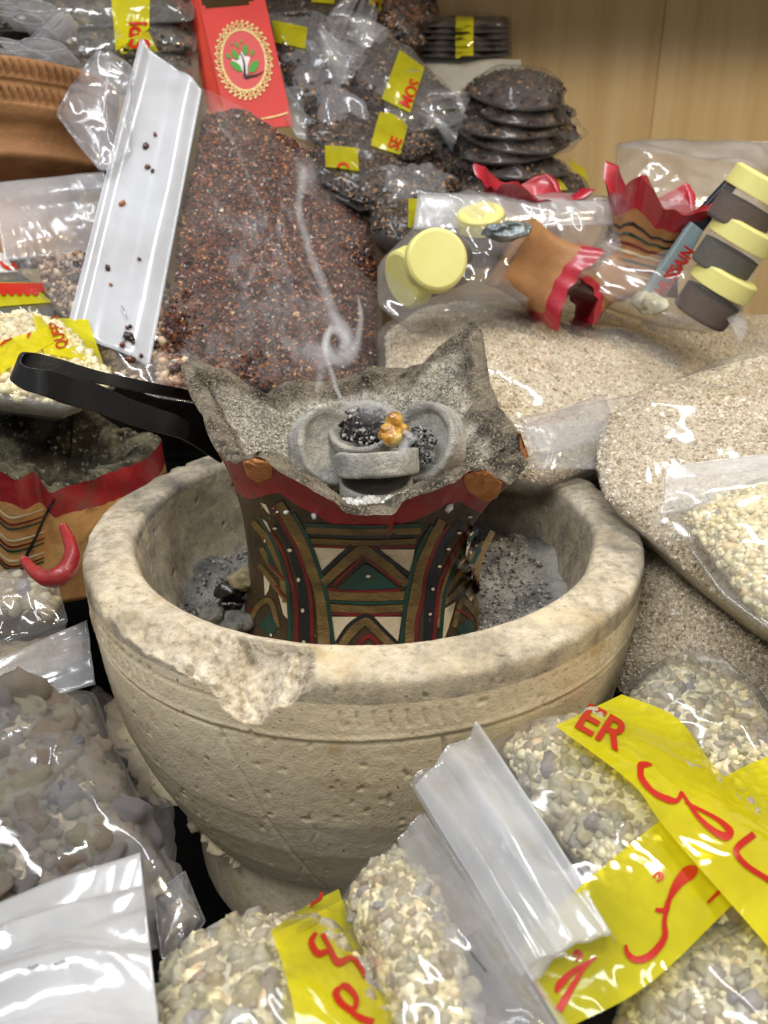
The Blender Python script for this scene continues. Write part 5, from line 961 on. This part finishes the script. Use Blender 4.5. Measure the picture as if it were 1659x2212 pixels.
# ================================================================ jar bags
YL = mat('pale_yellow_plastic', [(.3, hx('cfc873')), (.7, hx('dad58c'))], 20, .42, ((40, .0004),), .5, sss=.1); GLS = None
def glass_mat():
    m, nt, p, o = nodes('jar_plastic'); p.inputs['Base Color'].default_value = (.9, .88, .8, 1); p.inputs['Roughness'].default_value = .08; tr = N(nt, 'ShaderNodeBsdfTransparent'); mx = N(nt, 'ShaderNodeMixShader'); mx.inputs[0].default_value = .09
    nt.links.new(tr.outputs[0], mx.inputs[1]); nt.links.new(p.outputs[0], mx.inputs[2]); nt.links.new(mx.outputs[0], o.inputs[0]); return m
GLS = glass_mat(); POW = mat('brown_powder', [(.3, hx('2e1a10')), (.7, hx('4e2e1c'))], 200, .8, ((300, .001),), .2); POW2 = mat('grey_powder', [(.3, hx('26231a')), (.7, hx('403a2a'))], 200, .8, ((300, .001),), .2)
def jar(label, c, ax, rad, h, lid=.011, powder=POW, group='spice jars with yellow lids', mark=False):
    root = thing('spice_jar', label, 'jar', c, group); B = basis(ax)
    lp = [(0, h), (rad * .90, h), (rad * 1.0, h - .0015), (rad * 1.04, h - lid), (rad * .98, h - lid), (rad * .9, h - lid + .001)]
    def rs(pr, n=60): pr = np.array(pr); d = np.r_[0, np.cumsum(np.linalg.norm(np.diff(pr, axis=0), axis=1))]; t = np.linspace(0, d[-1], n); return np.stack([np.interp(t, d, pr[:, 0]), np.interp(t, d, pr[:, 1])], 1)
    V, F = lathe(rs(lp), 72); V = V @ B + c; part(root, 'lid', V, F, YL)
    V, F = lathe(rs([(0, 0), (rad * .9, 0), (rad * .97, .002), (rad * .97, h - lid - .002), (rad * .9, h - lid + .001)]), 72); part(root, 'jar_wall', V @ B + c, F, GLS)
    V, F = lathe(rs([(0, .001), (rad * .9, .001), (rad * .93, .003), (rad * .93, (h - lid) * .78), (0, (h - lid) * .82)]), 60); part(root, 'powder', V @ B + c, F, powder)
    return root
n1 = np.array([.12, -.93, .30]); n1 /= np.linalg.norm(n1)
c1 = aty(942, 562, .155); rad = 68 * .515 / 1800
d1 = np.linalg.norm(c1 - CAM) ; jar('spice jar whose round yellow lid faces the camera in the centre right bag', c1 - n1 * .035 + np.array([0, 0, 0]), n1, rad, .040)
n2 = np.array([.80, -.45, .40]); n2 = np.array([-.62, -.30, -.05]); n2 = np.array([-.80, -.56, -.22]); n2 /= np.linalg.norm(n2)
c2 = aty(866, 606, .165) - n2 * .050; jar('spice jar on its side, its yellow lid peeking out lower left of the round lid', c2, n2, rad * .98, .050)
c3 = aty(1040, 560, .225); jar('spice jar with olive yellow lid half hidden behind the round lid', c3, np.array([-.1, -.35, .93]), rad * .85, .036)
V, F = blob(4, .3, 9); V = V * np.array([.015, .007, .008]); V = V + .003 * ridge(V * 110, 2)[:, None] * np.array([0, -1, .5]) + aty(1098, 500, .17); solo('foil_wad', V, F, mat('silver_foil', [(.35, hx('2c3032')), (.5, hx('7a8284')), (.7, hx('b8c0c4'))], 60, .3, ((90, .002),), .6, metallic=.6), 'crumpled silver foil wad between the jars and the tipped burner in the centre right bag', 'foil')
# red star burners in the bags
OCH = mat('ochre_panel', [(.3, hx('8a5e38')), (.7, hx('a87a4c'))], 40, .5, ((100, .0006),), .4)
def prism(root, nm, px, Y, dep, m, bev=.002, tw=(0, .6, .1)):
    A = [aty(u, v, y) for (u, v), y in zip(px, Y if hasattr(Y, '__len__') else [Y] * len(px))]; n = len(A); B = [a + np.array(tw) / np.linalg.norm(tw) * dep for a in A]; V = np.array(A + B); F = [tuple(range(n)), tuple(range(2 * n - 1, n - 1, -1))] + [(i, n + i, n + (i + 1) % n, (i + 1) % n) for i in range(n)]
    o = part(root, nm, V, F, m, sm=False); b = o.modifiers.new('b', 'BEVEL'); b.width = bev; b.segments = 3; return o
def mini(root, c, ax, up, h, w, horn, waist=.62, spin=0.0, stripes=True):
    """a small square burner with four horns, standing along ax"""
    B = basis(ax, up); n = 200; t = np.linspace(0, 2 * np.pi, n, endpoint=False); k = np.clip(1 - np.abs((t % (np.pi / 2)) - np.pi / 4) / .52, 0, 1) ** 1.25; c = np.array(c)
    s = np.linspace(0, 1, 70)[:, None]; f = np.where(s > .42, waist + (1 - waist) * ((s - .42) / .58) ** 1.8, waist + (.86 - waist) * ((.42 - s) / .42) ** 1.8)
    R_ = sq(t, w, w, 0, 6)[None] * f * (1 + .10 * k[None] * smooth(s, .6, 1)); z = s * (h + horn * k[None] * smooth(s, .2, 1) + .0010 * np.sin(t * 14)[None] * s)
    tt = t + spin; G = np.stack([R_ * np.cos(tt), R_ * np.sin(tt), z], -1); G = G + (.0006 * fbm(G * 70, 2))[..., None]
    q = np.linspace(0, 1, 30)[:, None]; Ri = sq(t, w, w, 0, 6)[None] * (.86 - .5 * q ** 1.5); zi = h + horn * k[None] * (1 - q) ** 2 - q * h * .35; I = np.stack([Ri * np.cos(tt), Ri * np.sin(tt), zi], -1); I = np.vstack([G[-1:], I])
    def W(M): return M.reshape(-1, 3) @ B + c
    part(root, 'rim_band', W(G[52:]), grid_faces(18, n, False, True), REDF); part(root, 'burner_body', W(G[:53]), grid_faces(53, n, False, True), OCH); part(root, 'bowl', W(I), grid_faces(31, n, False, True), REDF)
    E_ = np.vstack([np.zeros((1, n, 3)), G[:1]]); part(root, 'foot', W(E_), grid_faces(2, n, False, True), OCH)
    if stripes:
        for i, m in ((10, CREAM), (15, MAROON), (20, GREEN), (26, CREAM), (31, MAROON), (37, GREEN), (43, BLK)):
            S2 = G[i:i + 3] * np.array([1.012, 1.012, 1]); part(root, 'painted_stripe', W(S2), grid_faces(3, n, False, True), m)
B3 = thing('incense_burner', 'unused red horned burner tipped over in the centre right bag, ochre side showing', 'incense burner', aty(1180, 640, .20))
mini(B3, aty(1100, 545, .20), (.82, .02, -.48), (-.15, -.93, .25), .042, .029, .008, waist=.80, stripes=False)
B5 = thing('incense_burner', 'unused red burner standing behind the header of the centre right bag, horn tips showing', 'incense burner', aty(1120, 520, .27))
mini(B5, aty(1120, 520, .27), (.15, -.1, 1), (0, 1, 0), .036, .034, .010, waist=.7, spin=.35, stripes=False)
B4 = thing('incense_burner', 'unused painted burner with red horns and striped body in the right hand bag', 'incense burner', aty(1380, 640, .21))
mini(B4, aty(1362, 610, .235), (.22, -.05, .97), (0, 1, 0), .056, .035, .017, waist=.68, spin=.12)
B6 = thing('incense_burner', 'dark red edge of a burner lying low in the right hand bag', 'incense burner', aty(1300, 640, .20))
mini(B6, aty(1335, 600, .22), (-.75, -.25, -.35), (0, -1, .3), .030, .020, .012, waist=.7, stripes=False)
ax = np.array([.42, -.15, .88]); ax /= np.linalg.norm(ax); rj = .0215
for k, (u, v, lb) in enumerate(((1566,604,'lowest spice jar with yellow lid and brown powder in the right hand bag'), (1607,503,'middle spice jar with yellow lid and grey label in the right hand bag'), (1645,402,'upper spice jar with brown powder at the right edge'))): jar(lb, aty(u, v, .185) - ax * .030, ax, rj, .0362, powder=POW if k != 1 else POW2, lid=.0135)
PK = thing('printed_packet', 'long grey blue packet with red lettering beside the jars in the right hand bag', 'packet', aty(1430, 620, .20)); PKM = mat('grey_blue_print', [(.3, hx('6c7c80')), (.7, hx('93a4a6'))], 30, .4, (), .5)
prism(PK, 'packet_body', [(1385,640),(1495,480),(1520,500),(1430,660)], .198, .006, PKM, .001); prism(PK, 'packet_top', [(1470,500),(1590,372),(1600,395),(1505,520)], .203, .006, mat('dark_blue_print', [(0, hx('23262e'))], 30, .4, ()), .001)
tpk = bvh([aty(1350,450,.196), aty(1560,450,.196), aty(1560,700,.196), aty(1350,700,.196)], [(0,1,2,3)]); text_px(PK, 'red_letters', tpk, 'HUSSAIN', (1432,640), (17,-24), (-30,-20), INK, .002, bold=.04)
WP = thing('crumpled_packet', 'crumpled cream packet at the foot of the right hand bag', 'packet', aty(1410, 670, .18)); V, F = blob(4, .3, 5); V = V * np.array([.024, .008, .012]); V = V @ basis((.35, 0, 1)) + aty(1400, 655, .19); V = V + .003 * ridge(V * 70, 2)[:, None] * np.array([0, -1, .5]); part(WP, 'paper', V, F, mat('cream_paper', [(.35, hx('45473f')), (.45, hx('aaa58e')), (.7, hx('c4bea6'))], 60, .5, ((90, .002),), .4))
r, pl, T, c = bag('clear bag holding yellow lidded jars and a red burner, centre right', 'jar bag', [(895,490,.575),(905,416,.60),(1200,425,.62),(1482,440,.63),(1400,520,.61),(1310,590,.585),(1180,640,.565),(1000,672,.55),(850,694,.54),(815,660,.545),(815,570,.56)], .014, .05, fm=FILM_J, seed=120, wr=.0045, ws=34, name='jar_bag', flat=.02)
sheet(r, 'header', [(903,412,.585),(1482,438,.615),(1360,482,.60),(893,492,.565)], HEAD, nu=50, nv=16, bulge=.003, folds=(.0016, 2.4), seed=121)
r, pl, T, c = bag('clear shiny bag holding three jars, a packet and a striped burner at the right edge', 'jar bag', [(1325,420,.64),(1330,310,.67),(1400,302,.68),(1680,312,.68),(1660,520,.62),(1610,640,.59),(1600,700,.575),(1560,705,.57),(1450,690,.57),(1300,640,.58),(1210,610,.585),(1290,520,.61)], .018, .05, fm=FILM_J, seed=122, wr=.005, ws=30, name='jar_bag', flat=.02)
sheet(r, 'header', [(1330,318,.66),(1400,302,.67),(1700,312,.67),(1700,372,.655)], HEAD_C, nu=40, nv=14, bulge=.002, folds=(.001, 2), seed=123)
sheet(r, 'film_tail', [(1545,660,.575),(1590,650,.575),(1615,715,.56),(1600,745,.55)], HEAD_C, nu=20, nv=12, bulge=.003, folds=(.002, 2), seed=124)
# ================================================================ what the piles rest on
def mound(label, pts, m, name='cloth_heap'):
    V, F = [], []
for nm, c, s, lb in (('storage_crate', (.0, .40, ZR/2 - .02), (1.5, .36, ZR - .05), 'black cloth covered crate under the rear piles'),
                     ('storage_crate', (.36, .03, ZR/2 - .065), (.36, .34, ZR - .14), 'black cloth covered crate under the right hand bags'),
                     ('storage_crate', (-.36, .02, ZR/2 - .065), (.36, .34, ZR - .14), 'black cloth covered crate under the left hand burner')):
    V, F = box(c, s, bev=.006); V = V + .002 * fbm(V * 20, 2)[:, None]; solo(nm, V, F, DARK, lb, 'crate')
# ================================================================ smoke
def smoke(name, pts, rad, dens, seed=0, flat=1.0):
    P = catmull([at(u, v, d) for u, v, d in pts], 90); rr = np.interp(np.linspace(0, 1, 90), np.linspace(0, 1, len(rad)), np.array(rad) * 1.9)
    P = P + .0012 * np.stack([fbm(P * 60 + k + seed, 2) for k in range(3)], 1); V, F = tube(P, rr, 12)
    m = bpy.data.materials.new('smoke_' + name); m.use_nodes = True; nt = m.node_tree; nt.nodes.remove(nt.nodes['Principled BSDF']); tr = N(nt, 'ShaderNodeBsdfTransparent'); df = N(nt, 'ShaderNodeBsdfDiffuse'); tl = N(nt, 'ShaderNodeBsdfTranslucent'); df.inputs[0].default_value = tl.inputs[0].default_value = (.9, .92, .96, 1)
    mm = N(nt, 'ShaderNodeMixShader'); mm.inputs[0].default_value = .5; nt.links.new(df.outputs[0], mm.inputs[1]); nt.links.new(tl.outputs[0], mm.inputs[2])
    lw = N(nt, 'ShaderNodeLayerWeight'); lw.inputs['Blend'].default_value = .5; iv = N(nt, 'ShaderNodeMath', operation='SUBTRACT'); iv.inputs[0].default_value = 1; nt.links.new(lw.outputs['Facing'], iv.inputs[1])
    pw = N(nt, 'ShaderNodeMath', operation='POWER'); nt.links.new(iv.outputs[0], pw.inputs[0]); pw.inputs[1].default_value = 3.0
    nz = noise_n(nt, coords(nt), 90, 3, .6); mu = N(nt, 'ShaderNodeMath', operation='MULTIPLY'); nt.links.new(pw.outputs[0], mu.inputs[0]); nt.links.new(nz, mu.inputs[1])
    m2 = N(nt, 'ShaderNodeMath', operation='MULTIPLY'); nt.links.new(mu.outputs[0], m2.inputs[0]); m2.inputs[1].default_value = dens / 210
    mx = N(nt, 'ShaderNodeMixShader'); nt.links.new(m2.outputs[0], mx.inputs[0]); nt.links.new(tr.outputs[0], mx.inputs[1]); nt.links.new(mm.outputs[0], mx.inputs[2]); nt.links.new(mx.outputs[0], nt.nodes['Material Output'].inputs['Surface']); return V, F, m
SM = thing('smoke_plume', 'thin curling white smoke rising from the resin in front of the myrrh bag', 'smoke', at(740, 860, .43))
for pts, rad, dens in (
    ([(735,862,.42),(722,835,.42),(712,800,.425),(702,760,.43),(704,730,.43),(716,715,.43),(732,718,.43),(742,735,.43),(738,752,.43)], [.0007,.0008,.0010,.0013,.0014,.0014,.0018,.0022,.0012], 150),
    ([(742,770,.43),(752,745,.43),(748,715,.43),(728,690,.43),(712,650,.435),(690,600,.44),(668,540,.445),(655,490,.45),(645,440,.455),(655,380,.46),(640,345,.465)], [.0018,.0024,.0020,.0022,.0020,.0018,.0016,.0016,.0014,.0022,.001], 120),
    ([(716,700,.428),(706,735,.43),(710,765,.43),(726,778,.43),(748,775,.43),(764,755,.43),(772,725,.43),(778,680,.432),(770,640,.435)], [.0006,.0014,.0018,.0022,.0024,.002,.0014,.0010,.0005], 110),
    ([(600,725,.45),(625,745,.445),(660,758,.44),(690,765,.435),(720,768,.432),(745,765,.43)], [.001,.0024,.0034,.0036,.003,.002], 75),
    ([(670,762,.44),(688,780,.435),(695,800,.43),(690,820,.43),(682,845,.43)], [.003,.003,.002,.0014,.0009], 80),
    ([(735,865,.415),(760,872,.41),(790,878,.408),(820,885,.405),(845,898,.40)], [.001,.003,.0048,.0046,.002], 70),
    ([(878,990,.385),(872,972,.385),(878,955,.388),(890,945,.39),(870,930,.39)], [.0012,.0018,.0016,.0012,.0008], 200),
    ([(640,345,.47),(650,360,.47),(665,375,.47),(668,395,.47),(655,415,.47)], [.001,.004,.005,.004,.001], 55)):
    V, F, m = smoke('wisp', pts, rad, dens, len(pts)); part(SM, 'smoke_wisp', V, F, m)
